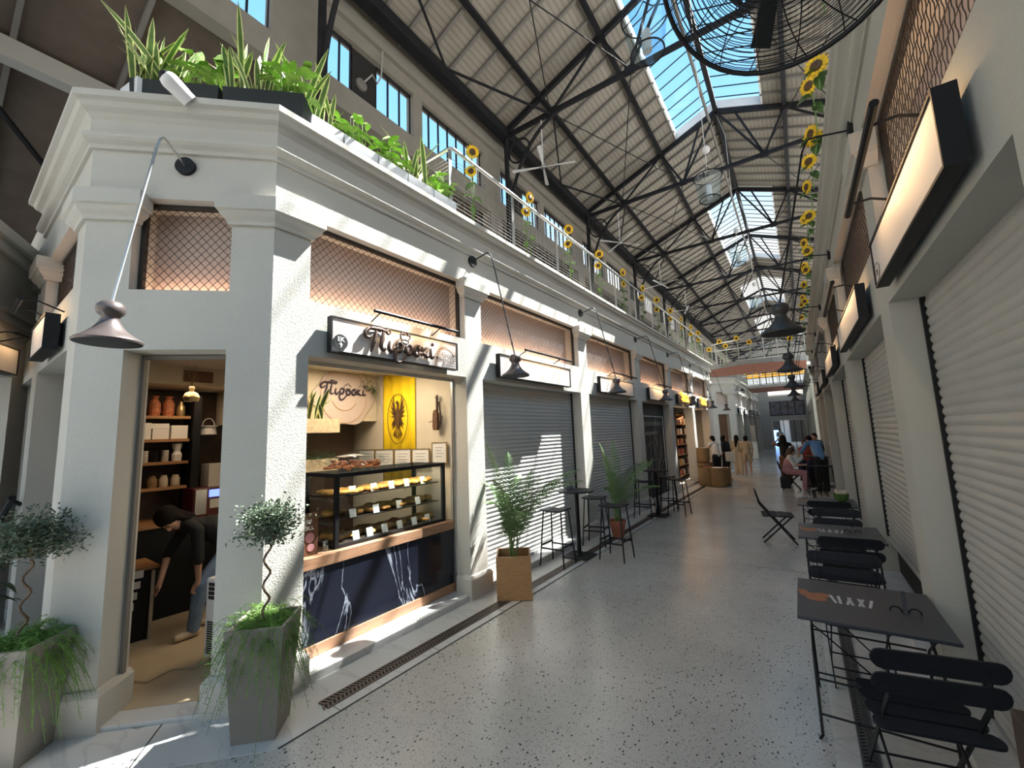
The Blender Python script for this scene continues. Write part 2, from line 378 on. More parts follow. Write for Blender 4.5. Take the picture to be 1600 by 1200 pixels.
b.prism([(-8.9, ys+.3), (-4.6, ys+.3), (XF-.25, 1.7), (XF-.25, LEND), (-8.9, LEND)], 4.62, 4.78)
strc(b, 'wall_back', 'pale')
M['darkwall'] = mat('dark_brown_boards', (.045, .024, .014), .6, var=.4, vscale=8)
# cornice and lower moulding running round the corner
prof = [(0, 4.40), (.025, 4.40), (.025, 4.435), (.06, 4.455), (.08, 4.475), (.08, 4.51), (.03, 4.515), (.03, 4.65), (.06, 4.69), (.10, 4.715), (.12, 4.75), (.155, 4.765), (.155, 4.82), (-.45, 4.82), (-.45, 4.6), (0, 4.6)]
path = [(-6.95, ys+.05), (-6.9, ys), (-4.533, ys), (XF, 1.57), (XF, LEND)]
strc(MB().sweep(path, prof), 'trim_4', 'plaster')
# capitals and plinths
def capital(mb, path, z=(3.79, 4.02), dd=1):
    z0, z1 = z
    mb.sweep(path, [(0, z0), (.025, z0), (.03, z0+.03), (.06, z0+.06), (.075, z0+.085), (.075, z0+.1), (.095, z0+.11), (.095, z1), (-.02, z1), (-.02, z0)])
c = MB(); chA = CH(.33, 0, 0); chB = CH(1.06, 0, 0)
ins = lambda p, q: p
capital(c, [tuple(CH(.33, -.06, 0)[:2]), tuple(chA[:2]), (XF, 1.57), (XF, 1.89), (XF-.06, 1.89)])
capital(c, [(-4.86, ys+.06), (-4.86, ys), (-4.533, ys), tuple(chB[:2]), tuple(CH(1.06, -.06, 0)[:2])])
capital(c, [(-6.86, ys+.06), (-6.86, ys), (-6.49, ys), (-6.49, ys+.3)])
for i, (a, b_) in enumerate(LB):
    nx = LB[i+1][0] if i < len(LB)-1 else LEND
    capital(c, [(XF-.06, b_), (XF, b_), (XF, nx), (XF-.06, nx)])
strc(c, 'trim_5', 'plaster')
p = MB()
pp = lambda o0=0: [(-.02, .004), (.045, .004), (.045, .24), (.02, .275), (0, .28), (-.02, .28)]
p.sweep([tuple(CH(.33, -.2, 0)[:2]), tuple(chA[:2]), (XF, 1.57), (XF, 1.89), (XF-.2, 1.89)], pp())
p.sweep([(-4.86, ys+.2), (-4.86, ys), (-4.533, ys), tuple(chB[:2]), tuple(CH(1.06, -.3, 0)[:2])], pp())
for i, (a, b_) in enumerate(LB):
    nx = LB[i+1][0] if i < len(LB)-1 else LEND
    p.sweep([(XF-.2, b_), (XF, b_), (XF, nx), (XF-.2, nx)], pp())
strc(p, 'baseboard_left', 'plaster')
# marble sills in the openings
s = MB()
for i, (a, b_) in enumerate(LB): s.box(XF-.45, XF+.01, a, b_, 0, .09 if i else .07)
chbox(s, .33, 1.06, -.18, .01, 0, .03)
strc(s, 'trim_6', 'marble_w', bevel=.006)
# grey joint lines in the corner slabs
f = MB()
for s0 in (.62, 1.5): f.bar(CH(s0, .02, .0045), CH(s0-.1, .64, .0045), .008, .003)
strc(f, 'trim_7', 'dark')
# neighbouring wing at the far left
wd = Vector((.91, -.41)).normalized(); wn = Vector((wd.y, -wd.x)); wn = -wn if wn.y < 0 else wn
def WG(a, n, z): return (-7.95+wd.x*a+wn.x*n, .66+wd.y*a+wn.y*n, z)
wg = MB()
def wbox(a0, a1, n0, n1, z0, z1, mb): mb.add([WG(a, n, z) for a in (a0, a1) for n in (n0, n1) for z in (z0, z1)], [(0, 1, 3, 2), (4, 6, 7, 5), (0, 4, 5, 1), (2, 3, 7, 6), (0, 2, 6, 4), (1, 5, 7, 3)])
wbox(0, 2.2, -.35, 0, 2.85, 4.3, wg); wbox(0, .4, -.35, 0, 0, 2.85, wg); wbox(1.5, 2.2, -.35, 0, 0, 2.85, wg)
for z0, z1, o in ((4.3, 4.42, .12), (4.18, 4.3, .06), (3.55, 3.62, .05), (3.45, 3.55, .03)): wbox(0, 2.2, -.35, o, z0, z1, wg)
strc(wg, 'wall_wing', 'plaster')
# ---- right block
RB = [(-7, 1.5), (1.83, 3.97), (4.33, 7.26), (7.65, 10.55), (10.95, 13.85), (14.2, 17.1), (17.45, 20.2)]; REND = 20.4
w_ = MB(); facade(w_, XR, .35, -7.4, REND, RB, 2.80, 3.32, 4.19, 4.8, -1); w_.box(XR+.35, XR+3.6, REND-.3, REND, 0, 4.2); w_.box(XR+.35, XR+5, -7.4, REND, 4.62, 4.8); w_.box(XR+3.3, XR+3.6, -7.4, REND-.3, 0, 4.62)
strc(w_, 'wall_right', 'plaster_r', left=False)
prof_r = [(0, 4.44), (.02, 4.44), (.02, 4.47), (.05, 4.49), (.065, 4.51), (.065, 4.54), (.03, 4.545), (.03, 4.67), (.06, 4.70), (.10, 4.73), (.115, 4.76), (.135, 4.775), (.135, 4.83), (-.45, 4.83), (-.45, 4.6), (0, 4.6)]
strc(MB().sweep([(XR, REND), (XR, -7.4)], prof_r), 'trim_8', 'plaster_r', left=False)
c = MB(); p = MB(); s = MB()
for i, (a, b_) in enumerate(RB):
    nx = RB[i+1][0] if i < len(RB)-1 else REND
    q = [(XR+.06, nx), (XR, nx), (XR, b_), (XR+.06, b_)]
    capital(c, q, (3.86, 4.12)); s.box(XR-.01, XR+.5, a, b_, 0, .06)
strc(c, 'trim_9', 'plaster_r', left=False); strc(s, 'trim_10', 'marble_w', left=False, bevel=.006)
# ---- second blocks beyond the cross street, end wall
w2 = MB(); B2 = 27.1
ops2 = [(27.6, 30), (30.35, 32.8), (33.15, 35.6), (35.95, 38.4), (38.7, 40.8)]
facade(w2, XF, .35, B2, 41.2, ops2, 2.72, 3.22, 4.0, 4.8, 1)
w2.box(-10, -4.6, 26.0, 26.3, 0, 4.8)
A2 = Vector((XF, B2)); e2 = Vector((-S2, -S2)); n2 = Vector((S2, -S2))
def C2(s, n, z): q = A2+e2*s+n2*n; return (q.x, q.y, z)
def c2box(mb, s0, s1, n0, n1, z0, z1): mb.add([C2(s, n, z) for s in (s0, s1) for n in (n0, n1) for z in (z0, z1)], [(0, 1, 3, 2), (4, 6, 7, 5), (0, 4, 5, 1), (2, 3, 7, 6), (0, 2, 6, 4), (1, 5, 7, 3)])
for s0, s1, z0, z1 in ((0, .4, 0, 4), (1.1, 1.5, 0, 4), (.4, 1.1, 2.72, 3.22), (0, 1.5, 4, 4.8)): c2box(w2, s0, s1, -.35, 0, z0, z1)
w2.box(-10, XF-.35, B2, 41.2, 4.6, 4.8); w2.box(-6.6, -6.3, B2, 41, 0, 4.6)
strc(w2, 'wall_far', 'plaster')
strc(MB().sweep([(-10, 26.0), (-4.6, 26.0), (XF, B2), (XF, 41)], prof), 'trim_11', 'plaster', smooth=True)
c = MB()
for i, (a, b_) in enumerate(ops2):
    nx = ops2[i+1][0] if i < len(ops2)-1 else 41
    capital(c, [(XF-.06, b_), (XF, b_), (XF, nx), (XF-.06, nx)])
capital(c, [(XF-.2, B2-.0), tuple(C2(.4, 0, 0)[:2]), (XF, B2), (XF, 27.6)])
strc(c, 'trim_12', 'plaster')
w3 = MB(); ops3 = [(25.6, 28.2), (28.6, 31.2), (31.6, 34.2), (34.6, 37.2), (37.6, 40.4)]
facade(w3, XR+.02, .35, 25, 41.2, ops3, 2.80, 3.32, 4.1, 4.8, -1); w3.box(XR+.37, 6, 25, 25.3, 0, 4.8)
strc(w3, 'wall_right_far', 'plaster_r', left=False)
strc(MB().sweep([(XR+.02, 41), (XR+.02, 25)], prof_r), 'trim_13', 'plaster_r', left=False, smooth=True)
# end wall with the street doorway and a broad window above
ew = MB(); ew.box(-10, -1.95, 41.2, 41.5, 0, 4.9); ew.box(.5, 8, 41.2, 41.5, 0, 4.9); ew.box(-1.95, .5, 41.2, 41.5, 2.45, 2.75); ew.box(-1.95, .5, 41.2, 41.5, 3.95, 4.4)
ew.box(-10, -3.4, 41.2, 41.5, 4.9, 6.5); ew.box(.95, 8, 41.2, 41.5, 4.9, 6.5); ew.box(-10, 8, 61.9, 62.2, 0, 5.8); ew.box(-10, 8, 61.9, 62.2, 9.6, 13); ew.box(-10, 8, 41.2, 41.5, 6.5, 6.8)
strc(ew, 'wall_end', 'stone_end', left=False)
d1 = MB(); d1.box(-1.95, -1.83, 41.1, 41.25, 0, 2.45); d1.box(.38, .5, 41.1, 41.25, 0, 2.45); d1.box(-1.83, .38, 41.1, 41.25, 2.35, 2.45)
dd = strc(d1, 'door_1', 'pale', left=False)
g = MB()
for x in (-1.1, -.37, .1): g.box(x, x+.05, 41.3, 41.35, 0, 2.35)
g.build('glazing_bar', 'dark', dd)
wn1 = MB(); wn1.box(-1.95, .5, 41.25, 41.3, 2.75, 2.81); wn1.box(-1.95, .5, 41.25, 41.3, 3.89, 3.95)
for x in (-1.95, -1.2, -.7, -.2, .44): wn1.box(x, x+.06, 41.25, 41.3, 2.81, 3.89)
ww = strc(wn1, 'window_end', 'dark', left=False)
M['mural'] = mat('printed_mural', (.10, .10, .14), .3, var=.6, vscale=3); M['mural_l'] = mat('mural_lilac', (.30, .28, .42), .5)
MB().box(-1.9, .45, 41.27, 41.28, 2.81, 3.89).build('pane', 'mural', ww)
g = MB(); g.tube([(-1.75+.1*k, 41.26, 2.98+.16*sin(k*.33)**2) for k in range(22)], .03, 4); g.tube([(-1.6+.13*k, 41.26, 2.9+.05*(k % 2)) for k in range(15)], .02, 4); g.build('lettering_band', 'mural_l', ww)
# the street outside the end door
sb_ = MB(); sb_.box(-9, 9, 50, 50.4, 0, 4.6); strc(sb_, 'wall_street', 'stone_end', left=False)
g = MB()
for k in range(5): g.box(-6+2.6*k, -4.2+2.6*k, 49.9, 50, .3, 2.6)
o = g.build('street_window', 'dark', D.objects['wall_street'])
M['blue_light'] = mat('blue_lit_sign', (.2, .4, 1), .5, emit=(.25, .5, 1), estr=2)
o = MB().box(-2.3, -1.7, 48.8, 48.9, .1, 1.5).build('street_sign', 'blue_light', None); tag(o, 'blue lit board outside the end doorway', 'sign')
# ---- roof
RX, RZ, EX, EZ, EXR = -1.3, 12.98, -6.45, 10.92, 3.85
TY = [-7.8, -2.1, 3.62, 9.36, 15.1, 20.9, 26.6, 32.3, 38, 43.7, 49.4, 55.1, 60.8]
def rz(x): return RZ-.4*abs(x-RX)
SKY = [(-7.4, 15.1), (20.9, 30.6), (35, 42), (47, 55)]; SW = 1.32
roof = MB()
def slab(x0, x1, y0, y1): roof.add([(x, y, rz(x)+dz) for x in (x0, x1) for y in (y0, y1) for dz in (.06, .12)], [(0, 1, 3, 2), (4, 6, 7, 5), (0, 4, 5, 1), (2, 3, 7, 6), (0, 2, 6, 4), (1, 5, 7, 3)])
y = -8
for (a, b_) in SKY+[(62, 62)]:
    if a > y: slab(EX-.5, RX, y, a); slab(RX, EXR+.5, y, a)
    if b_ > a: slab(EX-.5, RX-SW, a, b_); slab(RX+SW, EXR+.5, a, b_)
    y = b_
strc(roof, 'ceiling', 'boards', left=False)
bt = MB(); y = -7.8
while y < 61.8:
    insky = any(a-.02 < y < b_ for a, b_ in SKY)
    for sgn, xe in ((-1, EX-.3), (1, EXR+.3)):
        x0 = RX+sgn*(SW if insky else 0)
        bt.bar((x0, y, rz(x0)+.02), (xe, y, rz(xe)+.02), .07, .09)
    y += .64
strc(bt, 'trim_14', 'iron_grey', left=False)
# skylights: curb, glazing bars, panes
for i, (a, b_) in enumerate(SKY):
    cb = MB(); up = .28
    for sgn in (-1, 1):
        x = RX+sgn*SW; cb.box(min(x, x+sgn*.05), max(x, x+sgn*.05), a, b_, rz(x)-.02, rz(x)+up)
        for yy in (a, b_-.06):
            cb.add([(xx, q, rz(xx)+dz) for xx in (RX, x) for q in (yy, yy+.06) for dz in (-.02, up)], [(0, 1, 3, 2), (4, 6, 7, 5), (0, 4, 5, 1), (2, 3, 7, 6), (0, 2, 6, 4), (1, 5, 7, 3)])
    o = strc(cb, 'window_skylight', 'white', left=False)
    gb = MB(); yy = a+.45
    while yy < b_:
        for sgn in (-1, 1): gb.bar((RX, yy, rz(RX)+up), (RX+sgn*SW, yy, rz(RX+SW)+up), .018, .03)
        yy += .52
    gb.build('glazing_bar', 'iron', o)
    pn = MB()
    for sgn in (-1, 1):
        x = RX+sgn*SW; pn.add([(RX, a, rz(RX)+up+.03), (RX, b_, rz(RX)+up+.03), (x, b_, rz(x)+up+.03), (x, a, rz(x)+up+.03)], [(0, 1, 2, 3)])
    pn.build('pane', 'skyglass', o)
# ridge beam and pipe, purlins
rb = MB(); rb.box(RX-.07, RX+.07, -8, 62, RZ-.16, RZ-.0); rb.build('ridge_beam', 'iron', None); tag(D.objects['ridge_beam'], 'long dark iron beam running under the ridge of the hall roof', 'beam')
rp_ = MB(); rp_.tube([(RX-.22, -7.9, RZ-.42), (RX-.22, 62, RZ-.42)], .045, 10); o = rp_.build('ridge_pipe', 'iron_grey', None, smooth=True); tag(o, 'grey pipe slung just below the ridge beam of the hall roof', 'pipe')
for x, nm in ((-3.22, 'dark purlin on the left roof slope, the one nearer the ridge'), (-5.08, 'dark purlin on the left roof slope, the one nearer the eave'), (.63, 'dark purlin on the right roof slope, the one nearer the ridge'), (2.5, 'dark purlin on the right roof slope, the one nearer the eave')):
    o = MB().box(x-.06, x+.06, -8, 62, rz(x)-.14, rz(x)-.03).build('purlin', 'iron', None); tag(o, nm, 'purlin', 'purlins under the hall roof')
# eave beams
for x, nm in ((EX+.15, 'left'), (EXR-.15, 'right')):
    o = MB().box(x-.13, x+.13, -8, 62, 10.62, 10.92).build('eave_beam', 'iron', None); tag(o, f'heavy black riveted beam along the {nm} eave of the hall roof', 'beam')
# trusses
CHZ = 10.72
TN = ['behind the camera', 'just behind the camera', 'nearest in front of the camera']+[ORD[k]+' in front of the camera' for k in range(1, 12)]
def truss(y, i):
    t = thing('roof_truss', f'black iron roof truss, {TN[i]}', 'truss', (0, y, 0), group='iron roof trusses')
    r = MB(); r.bar((EX+.2, 0, rz(EX+.2)-.12), (RX, 0, RZ-.12), .10, .16); r.bar((RX, 0, RZ-.12), (EXR-.2, 0, rz(EXR-.2)-.12), .10, .16); r.build('rafter', 'iron', t)
    c_ = MB(); c_.bar((EX+.3, 0, CHZ), (EXR-.3, 0, CHZ), .09, .12); c_.build('tie_beam', 'iron', t)
    wb = MB(); z = CHZ
    for sg in (-1, 1):
        P = lambda d: RX+sg*d
        for (d0, lo), (d1, hi) in (((3.45, 1), (3.8, 0)), ((3.45, 1), (1.92, 0)), ((1.25, 1), (1.92, 0)), ((1.25, 1), (.02, 0)), ((1.25, 1), (.55, 0))):
            wb.bar((P(d0), 0, z), (P(d1), 0, rz(P(d1))-.14), .05, .06)
        wb.box(P(1.25)-.12, P(1.25)+.12, -.03, .03, z-.1, z+.14); wb.box(P(3.45)-.12, P(3.45)+.12, -.03, .03, z-.1, z+.14); wb.box(P(1.92)-.12, P(1.92)+.12, -.03, .03, rz(P(1.92))-.26, rz(P(1.92))-.05)
    wb.build('web_strut', 'iron', t)
for i, y in enumerate(TY): truss(y, i)
# plan bracing rods between the trusses
for i in range(2, len(TY)-1):
    y0, y1 = TY[i], TY[i+1]; b = MB()
    for sg, e in ((-1, EX+.2), (1, EXR-.2)):
        k = RX+sg*3.45; k2 = RX+sg*1.25
        e -= sg*.28; b.bar((k, y0+.12, CHZ-.1), (e, (y0+y1)/2, CHZ-.18), .045); b.bar((e, (y0+y1)/2, CHZ-.18), (k, y1-.12, CHZ-.1), .045)
        b.tube([(k, y0+.1, CHZ+.02), (k2, y1-.1, CHZ+.02)], .014, 6); b.tube([(k2, y0+.1, CHZ+.04), (k, y1-.1, CHZ+.04)], .014, 6)
    o = b.build('bracing_rod', 'iron', None); tag(o, f'thin crossed bracing rods between two roof trusses, {ORD[max(0, i-2)]} set ahead of the camera', 'bracing', 'bracing between trusses')
# columns with ring brackets on both sides
for i, y in enumerate(TY):
    for sg, X, nm in ((1, -6.28, 'left'), (-1, 3.7, 'right')):
        if sg < 0 or i > 7: continue
        t = thing('iron_column', f'slim black iron column with ring bracket, on the {nm} gallery, {TN[i]}', 'column', (X, y, 4.8), group=f'iron columns on the {nm} gallery')
        q = MB(); q.lathe([(.11, 0), (.11, .12), (.075, .18), (.07, 5.9), (.12, 6.0)], 14); q.build('shaft', 'iron', t, smooth=True)
        q = MB(); q.tube([(sg*.44+.35*cos(a)-.0, 0, 5.28+.35*sin(a)) for a in [k*2*pi/24 for k in range(25)]], .028, 6, caps=False); q.build('ring', 'iron', t, smooth=True)
        q = MB(); q.tube([(sg*(.05+2.0*(1-cos(a))), 0, 3.1+2.8*sin(a)) for a in [k*pi/2/12 for k in range(13)]], .05, 8); q.build('bracket', 'iron', t, smooth=True)
# clerestory wall, left, with paned windows
CX = -6.62; wpat = [(0.12, .9), (1.5, 2.46), (2.72, 5.05)]; wz0, wz1 = 8.84, 9.95
cw = MB(); cw.box(CX-.25, CX, -8, 62, 8.32, wz0); cw.box(CX-.25, CX, -8, 62, wz1, 10.9); cw.box(CX, CX+.1, -8, 62, 10.25, 10.4)
cr_ = MB(); cr_.box(EXR+.02, EXR+.25, -8, 62, 4.8, 5.6); cr_.box(EXR+.02, EXR+.25, -8, 62, 10.6, 10.95)  # unseen right clerestory, kept open between its bands to admit more light
wi = 0
for i, y in enumerate(TY):
    y1 = TY[i+1] if i < len(TY)-1 else 62; L_ = y1-y; prev = y
    for k, (a, b_) in enumerate(wpat):
        a, b_ = y+a*L_/5.74, y+b_*L_/5.74
        if k != 1: cw.box(CX-.25, CX, prev, a, wz0, wz1)
        if k == 1:
            o = MB().box(CX-.2, CX-.12, prev, a, wz0, wz1).build('window_panel', 'dark', None, kind='structure')
        prev = b_; npn = 7 if k == 2 else 3
        fr = MB()
        for j in range(npn+1):
            yy = a+(b_-a)*j/npn; fr.box(CX-.16, CX-.12, yy-.014, yy+.014, wz0, wz1)
        fr.box(CX-.17, CX-.1, a, b_, wz0, wz0+.04); fr.box(CX-.17, CX-.1, a, b_, wz1-.04, wz1)
        wi += 1; o = fr.build(f'window_{wi}', 'iron', None, kind='structure')
        MB().quad((CX-.14, a, wz0), (CX-.14, b_, wz0), (CX-.14, b_, wz1), (CX-.14, a, wz1)).build('pane', 'skyglass', o)
    cw.box(CX-.25, CX, prev, y1, wz0, wz1); cr_.box(EXR+.05, EXR+.2, y-.05, y+.05, 5.6, 10.6)
    cw.box(CX-.25, CX+.02, y-.45, y+.12, 4.8, 8.32)
M['cler'] = mat('clerestory_render', (.27, .245, .215), .85, var=.06)
cw.build('wall_clerestory_left', 'cler', None, kind='structure'); cr_.build('wall_clerestory_right', 'cler', None, kind='structure')
# aisle roofs behind the clerestory
ai = MB()
ai.add([(CX-.2, -3, 8.5), (CX-.2, 41.2, 8.5), (-14.2, 41.2, 5.6), (-14.2, -3, 5.6), (CX-.2, -3, 8.56), (CX-.2, 41.2, 8.56), (-14.2, 41.2, 5.66), (-14.2, -3, 5.66)], [(0, 1, 2, 3), (7, 6, 5, 4), (0, 4, 5, 1), (1, 5, 6, 2), (2, 6, 7, 3), (3, 7, 4, 0)])
M['boards_brown'] = mat('aisle_boards', (.13, .10, .08), .85, var=.15)
ai.build('ceiling_aisle', 'boards_brown', None, kind='structure')
bt = MB(); y = -2.9
while y < 30: bt.bar((CX-.2, y, 8.42), (-14.2, y, 5.55), .06, .09); y += 1.1
bt.build('trim_15', 'iron_grey', None, kind='structure')
o = MB().box(-8.72, -8.5, -3, 41.2, 7.42, 7.72).build('aisle_beam', 'beam_pale', None); tag(o, 'pale painted beam crossing the dark aisle roof at upper left', 'beam')
for k, yy in enumerate((.2, 3.6, 9.3)):
    b = MB(); b.bar((CX-.3, yy, 8.0), (-12, yy-1.5, 5.6), .12); b.bar((-8.4, yy-.5, 7.4), (-12.5, yy+2.5, 6.0), .06); b.bar((-7.5, yy-.8, 6.6), (-13, yy-1, 5.2), .05); b.bar((-7.0, yy-2, 6.3), (-13, yy+1, 4.6), .04)
    o = b.build('aisle_strut', 'iron', None); tag(o, f'black iron struts under the dark side aisle roof, {ORD[k]} set from the camera', 'strut', 'struts under the side aisle roof')
MB().box(-14.4, -14.2, -3, 41.2, 0, 6).build('wall_aisle', 'boards_brown', None, kind='structure')
MB().quad((EXR+.12, -8, 5.6), (EXR+.12, 62, 5.6), (EXR+.12, 62, 10.6), (EXR+.12, -8, 10.6)).build('window_right', 'skyglass', None, kind='structure')  # unseen full-length glazing, made oversized to flood the gallery and roof with light
# gallery balconies: brackets of the two bridges across the alley
def bridge(y0, y1, z, name, label, sag):
    t = thing(name, label, 'bridge', (0, y0, 0), absolute=True)
    n = 16; dk = MB(); so = MB(); xs = [XF+.2+(XR-XF-.3)*k/n for k in range(n+1)]
    yo = lambda x: y0+sag*(1-((x-(-1.45))/2.1)**2)*-1 if abs(x+1.45) < 2.1 else y0
    for a, b_ in zip(xs, xs[1:]):
        dk.add([(a, yo(a), z), (b_, yo(b_), z), (b_, yo(b_), z+.2), (a, yo(a), z+.2), (a, y1, z), (b_, y1, z), (b_, y1, z+.2), (a, y1, z+.2)], [(0, 1, 2, 3), (4, 7, 6, 5), (3, 2, 6, 7)])
        so.add([(a, yo(a), z), (b_, yo(b_), z), (b_, y1-.2, z-.16), (a, y1-.2, z-.16)], [(0, 3, 2, 1)])
        so.add([(a, y1-.2, z-.16), (b_, y1-.2, z-.16), (b_, y1, z), (a, y1, z)], [(0, 3, 2, 1)])
    dk.build('deck', 'stone_end', t); so.build('soffit', 'redsoffit', t)
    rl = MB(); pts = [(x, yo(x)+.05, z+1.15) for x in xs]; rl.tube(pts, .03, 8)
    for k in range(0, n+1, 2): rl.tube([(xs[k], yo(xs[k])+.05, z+.2), (xs[k], yo(xs[k])+.05, z+1.15)], .02, 6)
    for h in [.3+.12*j for j in range(7)]: rl.tube([(x, yo(x)+.05, z+h) for x in xs], .004, 4)
    rl.tube([(x, y1-.05, z+1.15) for x in xs], .03, 8)
    rl.build('railing', 'steel', t, smooth=True)
    return yo, xs
yo1, bx1 = bridge(21.3, 22.8, 4.62, 'gallery_bridge', 'nearer curved footbridge with red underside spanning the alley between galleries', .9)
yo2, bx2 = bridge(34.0, 36.4, 4.62, 'gallery_bridge', 'farther footbridge with red underside spanning the alley behind the nearer one', .3)
# gallery window screen above the end wall (amber top lights)
t = thing('window_screen', 'paned window band with amber top panes above the end wall behind the footbridges', 'window', (-1.3, 41.3, 4.9), absolute=True)
g = MB(); g.box(-3.4, .95, 41.3, 41.38, 4.901, 4.98); g.box(-3.4, .95, 41.3, 41.38, 6.42, 6.499); g.box(-3.4, .95, 41.3, 41.38, 6.05, 6.1); g.box(-3.4, .95, 41.3, 41.38, 5.5, 5.54)
for k in range(10): g.box(-3.39+k*.478-.03, -3.39+k*.478+.03, 41.28, 41.38, 4.901, 6.499)
g.build('frame', 'iron', t)
MB().box(-3.4, .95, 41.33, 41.34, 4.98, 6.05).build('pane', 'smoke', t)
M['amber'] = glass('amber_glass', (1, .70, .18)); MB().box(-3.4, .95, 41.33, 41.34, 6.1, 6.42).build('amber_pane', 'amber', t)
# ================================================================== SHOPFRONT FITTINGS
def diamonds(mb, fr, W, H, st=.068, r=.0028):
    """crossed wires clipped to a W x H panel; fr maps (x, y) to 3D"""
    k = 1.12
    for sg in (1, -1):
        c0 = -H*1.0/k if sg > 0 else 0; c = c0
        c = -math.ceil(H/k/st)*st
        while c < W+H/k:
            # line x = c + y/k (sg>0) or x = c+H/k - y/k
            pts = []
            for y in (0, H): pts.append((c+(y if sg > 0 else H-y)/k, y))
            (xa, ya), (xb, yb) = pts
            def clip(xa, ya, xb, yb):
                t0, t1 = 0, 1; dx = xb-xa
                for lim, side in ((0, 1), (W, -1)):
                    fa, fb = side*(xa-lim), side*(xb-lim)
                    if fa < 0 and fb < 0: return None
                    if fa < 0: t0 = max(t0, fa/(fa-fb))
                    if fb < 0: t1 = min(t1, fa/(fa-fb))
                return None if t1-t0 < .02 else (xa+dx*t0, ya+(yb-ya)*t0, xa+dx*t1, ya+(yb-ya)*t1)
            q = clip(xa, ya, xb, yb)
            if q: mb.tube([fr(q[0], q[1]), fr(q[2], q[3])], r, 4, caps=False)
            c += st
def waves(mb, fr, W, H, st=.07, r=.0028):
    n = int(W/st)
    for k in range(n+1):
        x = k*st; pts = []
        for j in range(int(H/.0175)+1): pts.append(fr(min(W, max(0, x+.009*sin(j*.0175*2*pi/.105+k*pi))), j*.0175))
        mb.tube(pts, r, 4, caps=False)
    y = 0
    while y < H: mb.tube([fr(0, y), fr(W, y)], r, 4, caps=False); y += .105
M['trans_back'] = mat('transom_board', (.54, .46, .43), .8, spec=.2)
def transom(fr3, W, H, label, left, origin, fine=True, wave=False, glow=6):
    """fr3(x, depth, z) -> 3D; depth positive goes into the wall"""
    t = thing('transom_grille', label, 'grille', origin, absolute=True, left=left)
    b = MB(); e = .035
    def bx(x0, x1, d0, d1, z0, z1, mb): mb.add([fr3(x, d, z) for x in (x0, x1) for d in (d0, d1) for z in (z0, z1)], [(0, 1, 3, 2), (4, 6, 7, 5), (0, 4, 5, 1), (2, 3, 7, 6), (0, 2, 6, 4), (1, 5, 7, 3)])
    bx(0, e, .09, .13, 0, H, b); bx(W-e, W, .09, .13, 0, H, b); bx(e, W-e, .09, .13, 0, e*.8, b); bx(e, W-e, .09, .13, H-e, H, b)
    b.build('frame', 'mesh', t)
    m = MB(); f2 = lambda x, y: fr3(x+e*.6, .105, y+e*.6)
    (waves if wave else diamonds)(m, f2, W-e*1.2, H-e*1.2, (.048 if wave else .068) if fine else .09, .0025 if fine else .004); m.build('wire_mesh', 'mesh', t)
    q = MB(); bx(0, W, .27, .3, 0, H, q); q.build('back_board', 'trans_back', t)
    if glow:
        p = Vector(fr3(W/2, .2, .03)); ux = (Vector(fr3(1, 0, 0))-Vector(fr3(0, 0, 0))).normalized()
        dz = (Vector(fr3(0, 1, 0))-Vector(fr3(0, 0, 0))).normalized()
        a = area('transom_strip', p, (W*.9, .05), glow*W/2, (1, .60, .36), (0, 0, 0), left)
        zz = -(Vector((0, 0, 1))*.92+dz*.38).normalized(); yy = zz.cross(ux)
        a.rotation_euler = Matrix((ux, yy, zz)).transposed().to_euler()
    return t
LBL = ['above the pastry shop window', 'above the nearest closed roller shutter', 'above the second roller shutter', 'above the dark poster front', 'above the first lit goods shop', 'above the second lit goods shop']
for i, (a, b_) in enumerate(LB):
    transom(lambda x, d, z, a=a: (XF-d, a+x, 3.22+z), b_-a, .78, 'wide black diamond wire grille '+LBL[i], True, (XF, a, 3.22), fine=i < 2, glow=5)
transom(lambda x, d, z: CH(1.06-x, -d, 3.22+z), .73, .78, 'small black diamond wire grille above the corner shop doorway', True, tuple(CH(1.06, 0, 3.22)), glow=3.2)
transom(lambda x, d, z: (-6.5+x, ys+d, 3.3+z), 1.64, .7, 'black wire grille glowing orange on the side face left of the corner', True, (-6.5, ys, 3.3), glow=4, fine=False)
RLB = ['just right of the camera, with wavy wires', 'over the second roller shutter on the right', 'over the third opening on the right']
for i, (a, b_) in enumerate(RB[1:4]):
    transom(lambda x, d, z, b_=b_: (XR+d, b_-x, 3.32+z), b_-a, .87, 'brown wire grille high on the right wall, '+RLB[i], False, (XR, b_, 3.32), fine=i == 0, wave=i == 0, glow=6)
